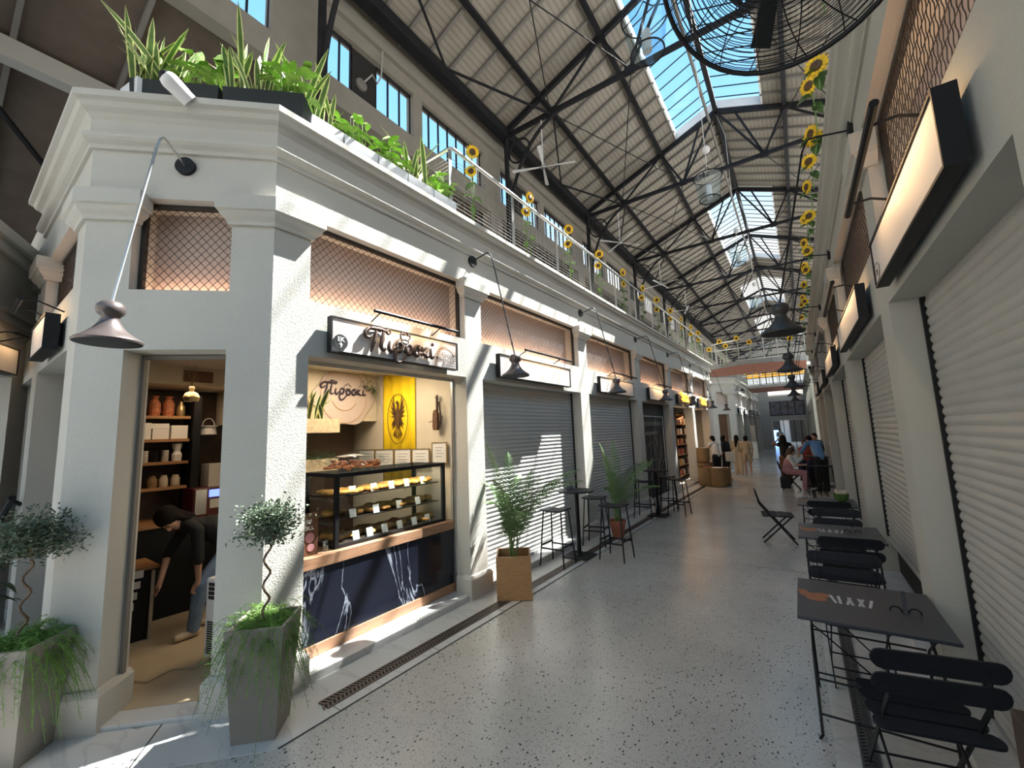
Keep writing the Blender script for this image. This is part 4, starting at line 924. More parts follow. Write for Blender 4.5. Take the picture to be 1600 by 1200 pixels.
for k, (z0, z1, y1, lab) in enumerate([(2.08, 2.26, 3.32, 'upper speckled ledge planter with a snake plant inside the shop'), (1.53, 1.74, 3.30, 'lower speckled ledge planter with feathery fern inside the shop')]):
    t = T('ledge_planter', lab, 'planter', (-5.5, 3.0, z0)); MB().box(-5.43, -5.16, 2.55, y1-.12, z0, z1).build('trough', 'ledge', t)
    t['_abs'] = (-5.5, 3.0, z0)
    o = (snake(31, 9, .42, .14, .8) if k == 0 else fern(32, 60, .32, .3, .5, .2)).build('foliage', ['leaf_dark', 'leaf_edge'] if k == 0 else 'leaf_dark', None); o.parent = t; o.location = (.2, -.08, z1-z0)
o = fern(33, 30, .9, .25, 1.0, .1).build('hanging_fern', 'leaf_dark', None, left=True); o.location = (-5.40, 3.84, 2.70); tag(o, 'thin trailing fern sprays hanging beside the name board', 'plant')
# counter and display case
t = T('shop_counter', 'shop counter with black veined marble front between oak rails', 'counter', (-3.8, 1.9, .07))
b = MB(); b.box(-4.5, -3.825, 1.9, 3.95, .071, .82); b.build('body', 'tray', t); MB().box(-3.825, -3.80, 1.9, 3.95, .17, .82).build('marble_front', 'marble_b', t)
MB().box(-4.55, -3.78, 1.9, 3.95, .82, .92).build('top_rail', 'woodrail', t, bevel=.003); MB().box(-3.825, -3.785, 1.9, 3.95, .071, .17).build('base_rail', 'woodrail', t, bevel=.003)
t = T('window_frame', 'thin dark metal frame of the pastry shop window', 'window frame', (-3.8, 1.9, .07)); b = MB(); b.box(-3.80, -3.77, 3.93, 3.958, .17, 2.7); b.box(-3.80, -3.77, 1.9, 3.93, 2.68, 2.72); b.box(-3.8, -3.77, 1.892, 1.915, .92, 2.68); b.build('bar', 'steel', t)
t = T('display_case', 'black framed glass case full of pastries standing on the counter', 'display case', (-3.85, 2.4, .92)); x0, x1, y0, y1, z0, z1 = -4.45, -3.86, 2.36, 3.86, .921, 1.64
b = MB(); e = .04
for x in (x0, x1-e):
    for y in (y0, y1-e): b.box(x, x+e, y, y+e, z0, z1)
    b.box(x, x+e, y0+e, y1-e, z1-e, z1); b.box(x, x+e, y0+e, y1-e, z0, z0+.03)
for y in (y0, y1-e): b.box(x0+e, x1-e, y, y+e, z1-e, z1); b.box(x0+e, x1-e, y, y+e, z0, z0+.03)
b.build('frame', 'black', t)
CZ = [.955, 1.175, 1.405]
for i, z in enumerate(CZ): MB().box(x0+.04, x1-(.02 if i == 0 else .08), y0+.04, y1-.04, z-.014, z).build('tray_shelf', 'tray', t)
MB().box(x1-.012, x1-.006, y0+e, y1-e, z0+.03, z1-e).build('front_glass', 'glass', t); MB().box(x0, x1, y0, y1, z1+.001, z1+.007).build('top_glass', 'glass', t); MB().box(x0+e, x1-e, y0+.012, y0+.018, z0+.03, z1-e).build('end_glass', 'glass', t)
b = MB(); b.box(x0+.05, x1-.1, y0+.02, y0+.035, 1.36, 1.375); b.box(x0+.05, x1-.1, y0+.02, y0+.035, 1.13, 1.145); b.build('shelf_rail', 'steel', t)
rnd = random.Random(5); kinds = []
for k in range(3):
    m = MB(); n = 10
    for i in range(n+1):
        u = i/n; 
    mt = Matrix.Rotation(pi/2, 4, 'Y') @ Matrix.Scale(1.25, 4)
    prof = [(0, -.09), (.02, -.085), (.036, -.06), (.042, 0), (.036, .06), (.02, .085), (0, .09)]
    if k == 1: prof = [(0, -.12), (.018, -.11), (.034, -.05), (.036, .04), (.02, .11), (0, .12)]
    if k == 2: prof = [(0, -.065), (.03, -.06), (.05, -.02), (.05, .02), (.03, .06), (0, .065)]
    m.lathe(prof, 12, mtx=Matrix.Scale(.62, 4, (0, 0, 1)) @ mt); kinds.append(m)
base = [None]*3; nm = ['bottom', 'middle', 'top']
for i, z in enumerate(CZ):
    y = y0+.12
    while y < y1-.1:
        for xx in (x1-.18, x1-.33):
            if rnd.random() < .12: continue
            k = rnd.randrange(3) if i != 2 else (1 if y < y0+.8 else 0)
            if base[k] is None: o = kinds[k].build('pastry', 'pastry', None, smooth='all'); base[k] = o
            else: o = base[k].copy(); C.objects.link(o)
            LEFT.append(o); o.location = (xx+rnd.uniform(-.02, .02), y, z+(.034, .029, .040)[k]); o.rotation_euler = (0, 0, rnd.uniform(-.5, .5)+(.3 if k == 1 else 0)+pi/2*(rnd.random() < .5))
            tag(o, f'golden baked pastry on the {nm[i]} shelf of the display case', 'pastry', f'pastries on the {nm[i]} shelf')
        y += .125
tg = None
for i, z in enumerate(CZ):
    for k in range([6, 4, 5][i]):
        y = y0+.18+k*(1.2/[6, 4, 5][i])+.05*rnd.random()
        if tg is None:
            b = MB(); b.add([(0, 0, 0), (0, .075, 0), (-.02, .075, .085), (-.02, 0, .085), (-.003, 0, 0), (-.003, .075, 0), (-.023, .075, .085), (-.023, 0, .085)], [(0, 1, 2, 3), (7, 6, 5, 4), (0, 3, 7, 4), (1, 5, 6, 2), (3, 2, 6, 7), (0, 4, 5, 1)]); tg = o = b.build('price_card', 'paper', None)
        else: o = tg.copy(); C.objects.link(o)
        LEFT.append(o); o.location = (x1-.075 if i else x1-.045, y, z+.001); tag(o, f'small white price card at the front of the {nm[i]} case shelf', 'price card', f'price cards on the {nm[i]} shelf')
t = T('roll_bag', 'clear bag heaped with small dried rolls on top of the display case', 'bag', (-4.15, 2.8, 1.65)); b = MB(); r = random.Random(4)
for k in range(70): b.ell((-4.15+r.uniform(-.14, .14), 2.78+r.uniform(-.3, .3), 1.665+r.uniform(0, .09)*(1-abs(r.uniform(-1, 1))*.5)), (.035, .018, .016), 4, Matrix.Rotation(r.uniform(0, 3), 4, 'Z'))
b.build('rolls', 'crackling', t)['kind'] = 'stuff'; b = MB(); b.ell((-4.15, 2.78, 1.74), (.19, .36, .1), 8); b.build('clear_wrap', 'glass', t, smooth='all')
t = T('counter_poster', 'dark brown poster with pink pastries standing at the left end of the counter', 'poster', (-3.86, 1.95, .92)); MB().box(-3.9, -3.885, 1.93, 2.2, .921, 1.30).build('panel', 'brown', t)
b = MB()
for x_, z_, r_2 in ((2.02, 1.03, .055), (2.12, 1.08, .045), (2.13, .99, .035), (2.0, .96, .04)): b.lathe([(0, 0), (r_2, 0), (r_2*.9, .004), (0, .004)], 14, mtx=frame((-3.884, x_, z_), Y, Z3))
b.build('printed_pastries', 'c_pink', t); strokes_mb = MB(); strokes(strokes_mb, frame((-3.88, 1.95, 1.2), Y, Z3), sc(NAME[:8], .07, .02, .0), .003); strokes(strokes_mb, frame((-3.88, 1.95, 1.13), Y, Z3), sc(NAME[3:11], .09, -.07, .0), .004); strokes_mb.build('white_script', 'paper', t)
o = MB().lathe([(.03, 0), (.035, .1), (.033, .1), (.028, .005)], 12, c=(0, 0, 0)).build('glass_cup', 'glass', None, left=True); o.location = (-3.9, 2.28, .921); tag(o, 'small clear glass beside the brown counter poster', 'glass')
# back shelves and their things
t = T('wall_shelf_unit', 'warm wood shelves on the dark back wall seen through the doorway', 'shelf', (-6.75, 1.5, 1.4))
for z in (2.36, 2.07, 1.79, 1.48): MB().box(-6.89, -6.55, 1.15, 1.95, z-.035, z).build('shelf_board', 'shelfwood', t)
MB().box(-6.88, -6.5, 1.97, 2.05, .03, 2.62).build('post', 'black', t)
def item(mb, m, loc, nm_, label, cat, grp=None, smooth=False):
    o = mb.build(nm_, m, None, left=True, smooth=smooth); o.location = loc; tag(o, label, cat, grp); return o
for k, y in enumerate((1.60, 1.74)): 
    b = MB(); b.lathe([(.055, 0), (.065, .05), (.06, .16), (.03, .22), (.045, .25)], 12); item(b, 'crackling', (-6.66, y, 2.361), 'snack_bag', f'amber bag of snacks on the top back shelf, {["left", "right"][k]} of the pair', 'bag')
item(MB().lathe([(.035, 0), (.05, .03), (.045, .12), (.02, .17), (.02, .19)], 14), 'gold', (-6.66, 1.87, 2.361), 'brass_vase', 'brass vase on the top back shelf', 'vase', smooth=True)
for k, (y, w2_, h, x) in enumerate([(1.52, .09, .2, -6.68), (1.66, .16, .13, -6.68), (1.85, .17, .17, -6.68), (1.65, .18, .06, -6.68)]):
    z = 2.071 if k < 3 else 2.203; b = MB(); b.box(-.1, .1, -w2_/2, w2_/2, 0, h); item(b, 'paper', (x, y, z), 'gift_box', f'cream box on the second back shelf, {["far left", "middle lower", "right", "lying on the middle one"][k]}', 'box')
for k, y in enumerate((1.53, 1.63, 1.73)):
    b = MB(); b.cur = 0
    for j in range(6): b.lathe([(.035, j*.024), (.04, j*.024+.02)], 12)
    item(b, 'c_white' if k != 1 else 'black', (-6.64, y, 1.791), 'cup_stack', f'stack of {"white banded" if k != 1 else "black"} cups on the third back shelf, {ORD[k]} from the left', 'cups')
item(MB().lathe([(.05, 0), (.055, .08), (.035, .12), (.055, .2), (.05, .22)], 10), 'paper', (-6.64, 1.85, 1.791), 'paper_bag', 'white printed bag on the third back shelf', 'bag')
for k, y in enumerate((1.62, 1.73, 1.85)): item(MB().lathe([(.045, 0), (.05, .02), (.05, .1), (.035, .12), (.035, .14)], 12), ['basket', 'card', 'c_cream'][k], (-6.64, y, 1.481), 'storage_jar', f'storage jar on the lowest back shelf, {ORD[k]} from the left', 'jar', smooth=True)
t = T('hanging_pot', 'small white metal cooking pot with arched handle hanging on the dark wall', 'pot', (-6.7, 2.2, 2.1)); b = MB(); b.lathe([(.0, 0), (.10, 0), (.085, .1), (.115, .11), (.115, .118), (.0, .12)], 18, c=(-6.7, 2.2, 2.12)); b.build('bowl', 'white', t, smooth=True)
MB().tube([(-6.7, 2.2+.07*cos(a), 2.24+.1*sin(a)) for a in [k*pi/10 for k in range(11)]], .006, 6).build('handle', 'white', t)
t = T('hanging_lantern', 'brass oil lantern hanging inside the corner doorway', 'lantern', (-6.0, 1.78, 2.5)); b = MB(); b.lathe([(.02, -.06), (.07, -.05), (.085, .0), (.06, .05), (.02, .07), (.03, .12), (.01, .14)], 14, c=(-6.0, 1.78, 2.55)); b.build('body', 'gold', t, smooth=True)
for q in range(3): MB().tube([(-6.0, 1.78, 2.68), (-6.0+.04*cos(q*2.1), 1.78+.06*sin(q*2.1), 2.94)], .004, 4).build('chain', 'gold', t)
o = MB().box(-6.19, -6.17, 1.75, 2.05, 2.76, 2.90).build('wall_picture', 'brown', None, left=True); tag(o, 'small dark framed picture high inside the doorway', 'picture')
t = T('back_counter', 'dark low counter along the back wall of the shop', 'counter', (-6.6, 2, .03)); MB().box(-6.88, -6.25, 1.2, 3.0, .031, 1.05).build('body', 'black', t); MB().box(-6.88, -6.2, 1.2, 3.0, 1.05, 1.09).build('worktop', 'shelfwood', t)
t = T('coffee_machine', 'dark red coffee machine with blue lit screen on the back counter', 'coffee machine', (-6.5, 2.2, 1.09)); MB().box(-6.7, -6.32, 1.95, 2.45, 1.091, 1.44).build('body', 'darkred', t, bevel=.01)
MB().box(-6.32, -6.31, 2.12, 2.27, 1.32, 1.41).build('screen', 'screen', t); MB().box(-6.32, -6.30, 1.97, 2.09, 1.12, 1.42).build('left_panel', 'steel', t); MB().box(-6.32, -6.30, 2.32, 2.43, 1.18, 1.42).build('right_panel', 'steel', t); MB().box(-6.32, -6.31, 2.13, 2.26, 1.18, 1.29).build('white_label', 'paper', t)
for k in range(3): item(MB().box(-.14, .14, -.1, .1, 0, .095), 'paper', (-6.62, 2.26, 1.4405+.0965*k), 'stacked_box', f'white box stacked on the coffee machine, {["lowest", "middle", "topmost"][k]} of three', 'box')
t = T('equipment_rack', 'dark rack and bins in the shadow below the worktop behind the doorway', 'rack', (-6.0, 1.35, .03)); MB().box(-6.15, -5.75, 1.02, 1.45, .031, .72).build('cabinet', 'black', t); MB().box(-6.2, -5.7, 1.0, 1.5, .72, .75).build('top', 'shelfwood', t)
b = MB(); b.bar((-5.74, 1.46, .03), (-5.74, 1.46, .70), .03); b.build('leg', 'steel', t)
for k in range(4): MB().box(-5.7+.01, -5.68, 1.30-.02*k, 1.37-.02*k, .66-.1*k, .73-.1*k).build('paper_slip', 'paper', t)
t = T('portable_cooler', 'white portable air cooler on castors just inside the doorway', 'air cooler', (-4.62, 1.72, .03)); mt = Matrix.Translation((-4.53, 1.765, 0)) @ Matrix.Rotation(radians(15), 4, 'Z')
MB().box(-.17, .17, -.15, .15, .08, .76, mt).build('housing', 'white', t, bevel=.015)
b = MB()
for j in range(4):
    for i in range(3): b.box(.171, .174, -.12+.085*i, -.045+.085*i, .58+.038*j, .61+.038*j, mt); b.box(-.13+.09*i, -.05+.09*i, -.154, -.151, .58+.038*j, .61+.038*j, mt)
b.build('upper_grille', 'dark', t); b = MB()
for j in range(14): b.box(.171, .174, -.12, .12, .12+.02*j, .132+.02*j, mt)
b.build('side_grille', 'dark', t); b = MB()
for j in range(14): b.box(-.13, .13, -.154, -.151, .12+.02*j, .132+.02*j, mt)
b.build('lower_grille', 'dark', t)
for sx in (-.12, .12): 
    for sy in (-.1, .1): MB().ell((0, 0, 0), (.022, .015, .022), 6, None).build('castor', 'black', t)
cs = [c for c in t.children if c.name.startswith('castor')]
for c, (sx, sy) in zip(cs, [(-.12, -.1), (-.12, .1), (.12, -.1), (.12, .1)]):
    for v in c.data.vertices: v.co = (mt @ (Vector((sx, sy, .053))+(Vector(v.co)+Vector(t['_abs']))))-Vector(t['_abs'])
b = MB(); b.tube([(-4.35, 1.62, .42), (-4.38, 1.58, .2), (-4.6, 1.5, .04), (-4.75, 1.38, .04), (-4.68, 1.2, .04), (-4.85, 1.12, .04)], .006, 6); o = b.build('power_cable', 'c_beige', None, left=True, smooth=True); tag(o, 'thin beige power cable curling over the shop floor', 'cable')
# security camera on the cornice
t = T('security_camera', 'white round security camera under the planters on the corner cornice', 'camera', tuple(CH(.85, .15, 4.86))); q0 = CH(.62, .15, 4.78); q1 = CH(.71, .25, 4.86)
b = MB(); b.tube([q0, q0+(q1-q0)*.25], .06, 16); b.build('mount', 'white', t, smooth=True)
b = MB(); b.tube([q0+(q1-q0)*.22, q1], [.06, .068], 16); b.ell(q1, .068, 8); b.build('housing', 'white', t, smooth=True); b = MB(); b.ell(q1+(q1-q0).normalized()*.035, .048, 8); b.build('lens', 'black', t, smooth='all')
# ================================================================== PLANTERS ON THE CORNICE
def boxplant(loc, rz, kind, seed, label, mbox, W=.42):
    t = thing('planter_box', label, 'planter', loc, rz, group='planter boxes on the cornice', left=True)
    b = MB(); b.add([(x*k, y*k2, z) for z, k, k2 in ((0, .88, .85), (.36, 1, 1)) for x, y in ((-W/2, -.13), (W/2, -.13), (W/2, .13), (-W/2, .13))], [(3, 2, 1, 0), (0, 1, 5, 4), (1, 2, 6, 5), (2, 3, 7, 6), (3, 0, 4, 7)]); b.add([(x, y, .34) for x, y in ((-W/2+.01, -.12), (W/2-.01, -.12), (W/2-.01, .12), (-W/2+.01, .12))], [(0, 1, 2, 3)]); b.build('box', mbox, t)
    b = MB(); b.box(-W/2+.02, W/2-.02, -.11, .11, .30, .338); b.build('soil', 'soil', t)
    o = (snake(seed, 20, .70, .16, .8) if kind == 's' else lily(seed)).build('foliage', ['leaf', 'leaf_edge'] if kind == 's' else ['leaf_light', 'spathe'], t); o.location = (0, 0, .33)
    return t
for k, (s_, kd) in enumerate([(1.12, 's'), (.76, 'l'), (.38, 's'), (.04, 'l')]):
    boxplant(tuple(CH(s_-.03, -.25, 4.822)), pi/4, kd, 50+k, f'dark planter box on the corner cornice with {"variegated snake plant" if kd == "s" else "leafy peace lily"}, {ORD[3-k]} from the arris', 'darkbox', .35)
boxplant((-4.62, .90, 4.822), radians(10), 's', 57, 'planter box with spreading snake plant at the left tip of the corner cornice', 'planter', .3)
for k in range(5):
    kd = 'sslsl'[k]
    boxplant((XF-.27, 2.08+.43*k, 4.822), pi/2, kd if k != 1 else 'l', 60+k, f'white planter box on the alley cornice, {ORD[k]} from the corner', 'planter', .42)
# ================================================================== TREES IN TALL PLANTERS
def tallpot(loc, rz, label, seed):
    t = thing('topiary_planter', label, 'potted tree', loc, rz, left=True)
    b = MB(); b.add([(x*k, y*k, z) for z, k in ((0, .135), (.72, .185)) for x, y in ((-1, -1), (1, -1), (1, 1), (-1, 1))]+[(x*.165, y*.165, .72) for x, y in ((-1, -1), (1, -1), (1, 1), (-1, 1))]+[(x*.155, y*.155, .66) for x, y in ((-1, -1), (1, -1), (1, 1), (-1, 1))], [(3, 2, 1, 0), (0, 1, 5, 4), (1, 2, 6, 5), (2, 3, 7, 6), (3, 0, 4, 7), (4, 5, 9, 8), (5, 6, 10, 9), (6, 7, 11, 10), (7, 4, 8, 11), (8, 9, 13, 12), (9, 10, 14, 13), (10, 11, 15, 14), (11, 8, 12, 15), (12, 13, 14, 15)]); b.build('tall_pot', 'taupe', t)
    b = MB(); b.box(-.15, .15, -.15, .15, .6, .665); b.build('soil', 'soil', t)
    r = random.Random(seed); tr = MB(); tr.tube([(.022*sin(k*.95), .022*cos(k*.95), .64+k*.027) for k in range(23)], .0085, 7); top = Vector((0, 0, 1.27))
    tips = []
    for k in range(40):
        a = r.uniform(0, 6.28); el = r.uniform(-.25, 1.4); R_ = r.uniform(.13, .25); p = top+Vector((cos(a)*cos(el)*R_, sin(a)*cos(el)*R_, sin(el)*R_*.95+.04)); m_ = top.lerp(p, .5)+Vector((0, 0, r.uniform(-.02, .03))); tr.tube([top-Vector((0, 0, .02)), m_, p], [.005, .003, .0015], 5); tips += [m_, p, m_.lerp(p, .5)]
    tr.build('twisted_trunk', 'bark', t, smooth=True)
    lf = MB()
    for k in range(3600):
        p = r.choice(tips)+Vector((r.gauss(0, .045), r.gauss(0, .045), r.gauss(0, .032))); d = Vector((r.gauss(0, 1), r.gauss(0, 1), r.gauss(0, .6)+.2)).normalized(); s_ = d.cross(Vector((r.gauss(0, 1), r.gauss(0, 1), r.gauss(0, 1)))).normalized(); L_ = r.uniform(.02, .036); w_2 = L_*.24
        lf.add([p, p+d*L_*.5+s_*w_2, p+d*L_, p+d*L_*.5-s_*w_2], [(0, 1, 2, 3)])
    lf.build('crown_leaves', 'leaf_grey', t)
    o = fern(seed+1, 480, .60, .30, 1.25, .14).build('trailing_fern', 'fern', t); o.location = (0, 0, .66)
    return t
pc = CH(-.02, .22, 0)
tallpot((-3.30, 1.49, .005), pi/4, 'small twisted-trunk tree with trailing fern in a tall taupe pot at the shop corner', 11)
tallpot((-4.40, .45, .005), pi/4, 'small twisted-trunk tree in a tall taupe pot left of the doorway, cut by the frame', 21)
t = thing('bamboo_pot', 'potted cane plant at the left edge behind the tall pot', 'potted plant', (-5.2, .28, 0), 0, left=True)
b = MB()
for k in range(7): b.tube([(.03*cos(k), .03*sin(k), .3), (.12*cos(k*2.1), .1*sin(k*1.7), 1.05)], .009, 6)
b.build('cane', 'stem', t, smooth=True); MB().lathe([(.13, 0), (.17, .3), (.16, .32), (.0, .3)], 16).build('pot', 'terracotta', t, smooth=True)
o = MB(); r = random.Random(2)
for k in range(26): broad(o, (.1*cos(k), .1*sin(k), .8+.02*k), k*2.4, .25, .02, .1, .15)
o.build('leaves', 'leaf_dark', t)
# wall-mounted handrail stub at the far left
t = T('stair_rail', 'black handrail with a round fixing on the side wall at the left edge', 'handrail', (-6.9, .45, 1.3)); b = MB(); b.tube([(-6.55, ys-.07, 1.52), (-7.6, ys-.12, 1.05)], .028, 8); b.build('rail', 'black', t, smooth=True); MB().tube([(-6.62, ys, 1.44), (-6.62, ys-.07, 1.49)], .02, 8).build('fixing', 'black', t)
# ================================================================== PALMS
def frond(mb, base, az, L_, rise, droop, r, wl=.2, off=0):
    if cos(az+off) < .1: L_ *= .45-.1*cos(az+off)*-1; wl *= .6
    pts = []; d = Vector((cos(az), sin(az), 0))
    for i in range(13):
        t = i/12; pts.append(Vector(base)+d*(L_*(.18*t+.82*t*t)*.75)+Vector((0, 0, rise*t-droop*t**3)))
    mb.tube(pts, [.006*(1-.8*i/12) for i in range(13)], 5)
    s_ = Vector((-d.y, d.x, 0))
    for i in range(4, 13):
        for j in range(4):
            p = pts[i-1].lerp(pts[i], j/4); t = (i-1+j/4)/12; l = wl*sin(pi*(.15+.8*t))*r.uniform(.85, 1.1); f_2 = (pts[i]-pts[i-1]).normalized()
            for sg in (-1, 1):
                q = (s_*sg*.8+f_2*.65-Vector((0, 0, .12))).normalized()*l; w_2 = f_2*.0075; mb.add([p-w_2, p+w_2, p+q*.6+w_2*.8-Vector((0, 0, .01)), p+q-Vector((0, 0, .05*l/.2)), p+q*.6-w_2*.8-Vector((0, 0, .01))], [(0, 1, 2, 3, 4)])
def palm(t, z, seed, n, H, m='palm'):
    r = random.Random(seed); b = MB()
    for k in range(n): frond(b, (r.uniform(-.04, .04), r.uniform(-.04, .04), z), k*2.4+r.uniform(-.3, .3), H*r.uniform(.45, .75), H*r.uniform(.65, 1.0), H*r.uniform(.1, .38), r, H*.16, t.rotation_euler[2])
    b.build('fronds', m, t)
    b = MB()
    for k in range(6): b.tube([(r.uniform(-.05, .05), r.uniform(-.05, .05), z-.05), (r.uniform(-.1, .1), r.uniform(-.1, .1), z+H*.4)], .007, 5)
    b.build('cane_stem', 'stem', t, smooth=True)
t = thing('palm_in_box', 'feathery palm in a square oak box beside the nearest left pier', 'potted plant', (-3.19, 4.36, .006), radians(35), left=True)
b = MB(); w2_ = .21; h = .5
for q in ((-w2_, w2_, -w2_, -w2_+.02, 0, h), (-w2_, w2_, w2_-.02, w2_, 0, h), (-w2_, -w2_+.02, -w2_+.02, w2_-.02, 0, h), (w2_-.02, w2_, -w2_+.02, w2_-.02, 0, h)): b.box(*q)
b.build('oak_box', 'woodbox', t, bevel=.003); MB().box(-.19, .19, -.19, .19, .3, .36).build('soil', 'soil', t); palm(t, .36, 5, 13, 1.75)
t = thing('palm_in_pot', 'thin palm in a terracotta pot behind the bar stools', 'potted plant', (-3.13, 7.6, .006), 0, left=True)
MB().lathe([(.10, 0), (.145, .27), (.155, .27), (.155, .31), (.14, .31), (.13, .27), (0, .26)], 20).build('terracotta_pot', 'terracotta', t, smooth=True); palm(t, .27, 9, 10, 1.75)
# ================================================================== GALLERY RAILING AND SUNFLOWERS
RXL = XF-.17; RT = 6.0
t = T('gallery_railing', 'steel railing with wire infill along the left gallery edge', 'railing', (RXL, 3.95, 4.82))
ry = [3.95+1.5*k for k in range(12)]
MB().tube([(RXL-1.6, 3.95, RT), (RXL-.03, 3.95, RT), (RXL, 3.98, RT), (RXL, LEND, RT)], .026, 10).build('handrail', 'steel', t, smooth=True)
for y in ry: MB().box(RXL-.035, RXL-.02, y-.03, y+.03, 4.821, RT-.02).build('post', 'steel', t)
MB().box(RXL-1.62, RXL-1.6, 3.92, 3.98, 4.79, RT).build('post', 'steel', t)
b = MB(); z = 4.88
while z < RT-.08: b.tube([(RXL-1.6, 3.95, z), (RXL-.028, 3.95, z), (RXL-.028, 3.97, z), (RXL-.028, LEND, z)], .0034, 4, caps=False); z += .058
y = 4.1
while y < 12: b.tube([(RXL-.028, y, 4.84), (RXL-.028, y, RT)], .0015, 4, caps=False); y += .14
b.build('wire_infill', 'steel', t)
t = thing('gallery_railing', 'steel railing along the right gallery above the bell lamps', 'railing', (1.0, 0, 4.83), absolute=True); MB().tube([(1.0, -6, 5.95), (1.0, REND, 5.95)], .026, 8).build('handrail', 'steel', t, smooth=True)
for k in range(10): MB().box(.99, 1.01, -5+2.6*k, -4.94+2.6*k, 4.8305, 5.95).build('post', 'steel', t)
def sunflower_parts(t, H, seed, R_=.105, face=(1, -.5, -.15)):
    r = random.Random(seed); MB().tube([(0, 0, 0), (.01, .01, H*.5), (0, 0, H)], .006, 6).build('stem', 'stem', t, smooth=True)
    for k, z in enumerate((H*.45, H*.62, H*.8)): b = MB(); broad(b, (0, 0, z), k*2.2+seed, .14, .045, .04, .1); b.build('leaf', 'leaf', t)
    n = Vector(face).normalized(); Fm = n.to_track_quat('Z', 'Y').to_matrix().to_4x4(); Fm.translation = Vector((0, 0, H))+n*.03
    b = MB()
    for ring, (n_, l, off) in enumerate(((16, 1, 0), (14, .85, .2))):
        for k in range(n_):
            a = 2*pi*k/n_+off; L_ = R_*l*r.uniform(.9, 1.05); w_2 = R_*.17; z0 = .004+.008*ring
            q = [(R_*.36, 0, z0), (R_*.62, w_2, z0+.006), (L_, 0, z0-.008*r.random()), (R_*.62, -w_2, z0+.006)]
            b.add([Fm @ (Matrix.Rotation(a, 4, 'Z') @ Vector(p)) for p in q], [(0, 1, 2, 3)])
    b.build('petals', 'petal', t)
    b = MB(); b.lathe([(0, 0), (R_*.42, 0), (R_*.44, .012), (R_*.3, .024), (0, .022)], 16, mtx=Fm); b.build('seed_disc', 'petal_dark', t, smooth='all')
sf0 = thing('sunflower', 'x', 'flower', (0, 0, 0), left=True); sunflower_parts(sf0, 1.28, 1, .115, (.9, -.75, -.25))
sf1 = thing('sunflower', 'x', 'flower', (0, 0, 0), left=True); sunflower_parts(sf1, .95, 2, .10, (.8, -.9, -.1))
first = [True, True]
for k, y in enumerate(ry[:11]):
    for j in (0, 1):
        src = (sf0, sf1)[j]; loc = (RXL+.06, y+(.38 if j == 0 else .30)+.05*sin(k*3+j), 4.825); rz_ = .5*sin(k*1.7+j)
        lb = f'yellow sunflower tied to the left gallery railing, {"upper" if j == 0 else "lower"} bloom by the {ORD[k]} post'
        if first[j]: src.location = loc; src['label'] = lb; src['group'] = 'sunflowers on the left railing'; first[j] = False
        else: dup(src, loc, rz_, lb, 'sunflowers on the left railing', left=True)
LEFT_R = [(3.45, 5.15, .0), (4.25, 5.02, .5), (4.9, 5.35, .1), (5.25, 5.02, -.2), (5.35, 4.9, .5), (6.1, 5.12, .2), (6.75, 5.16, -.3), (7.4, 5.05, .4), (8.2, 5.3, .1), (8.9, 5.0, .3), (9.3, 5.3, -.2), (10.0, 5.05, .1), (10.7, 5.35, .3), (11.6, 5.15, 0), (12.6, 5.0, .2), (13.4, 5.35, -.1), (15, 5.5, .1), (16.8, 5.6, .3)]
srs = {}
for k, (y, z, rz_) in enumerate(LEFT_R):
    lb = f'yellow sunflower leaning over the right cornice, {ORD[k]} counting away from the camera'
    H_ = min((.2, .35, .5, .7), key=lambda h: abs(h-(z-4.84))); loc = (.44, y, 4.83)
    if H_ not in srs:
        srs[H_] = q = thing('sunflower', lb, 'flower', loc, rz_, 'sunflowers over the right cornice'); sunflower_parts(q, H_, 5, .105, (-.75, -.85, -.15))
    else: dup(srs[H_], loc, rz_, lb, 'sunflowers over the right cornice')
sb = thing('sunflower', 'x', 'flower', (0, 0, 0)); sunflower_parts(sb, 1.25, 8, .13, (-.1, -1, -.2))
for k, i in enumerate((1, 3, 4, 6, 8, 11, 14)):
    x = bx1[i]; loc = (x, yo1(x)-.02, 4.58+(.0 if k % 2 else -.25)); lb = f'sunflower on the nearer footbridge railing, {ORD[k]} from its left end'
    if k == 0: sb.location = loc; sb['label'] = lb; sb['group'] = 'sunflowers on the footbridges'
    else: dup(sb, loc, .3*sin(k), lb, 'sunflowers on the footbridges')
for k, i in enumerate((2, 5, 9, 12)):
    x = bx2[i]; dup(sb, (x, yo2(x)-.02, 4.5), .2, f'sunflower on the farther footbridge railing, {ORD[k]} from its left end', 'sunflowers on the footbridges')
# ================================================================== HANGING THINGS
def fan(loc, label, rz_, rod=1.3):
    t = thing('ceiling_fan', label, 'ceiling fan', loc, rz_); MB().tube([(0, 0, 0.05), (0, 0, rod)], .014, 8).build('down_rod', 'white', t)
    MB().lathe([(0, -.05), (.06, -.04), (.075, 0), (.06, .05), (.025, .09), (0, .09)], 16).build('motor', 'steel', t, smooth=True)
    for k in range(4):
        m = Matrix.Rotation(k*pi/2, 4, 'Z') @ Matrix.Rotation(.18, 4, 'X'); MB().add([m @ Vector(p) for p in ((.05, -.02, 0), (.85, -.055, 0), (.88, 0, 0), (.85, .055, 0), (.05, .02, 0))]+[m @ Vector(p) for p in ((.05, -.02, .006), (.85, -.055, .006), (.88, 0, .006), (.85, .055, .006), (.05, .02, .006))], [(4, 3, 2, 1, 0), (5, 6, 7, 8, 9), (0, 1, 6, 5), (1, 2, 7, 6), (2, 3, 8, 7), (3, 4, 9, 8), (4, 0, 5, 9)]).build('blade', 'white', t)
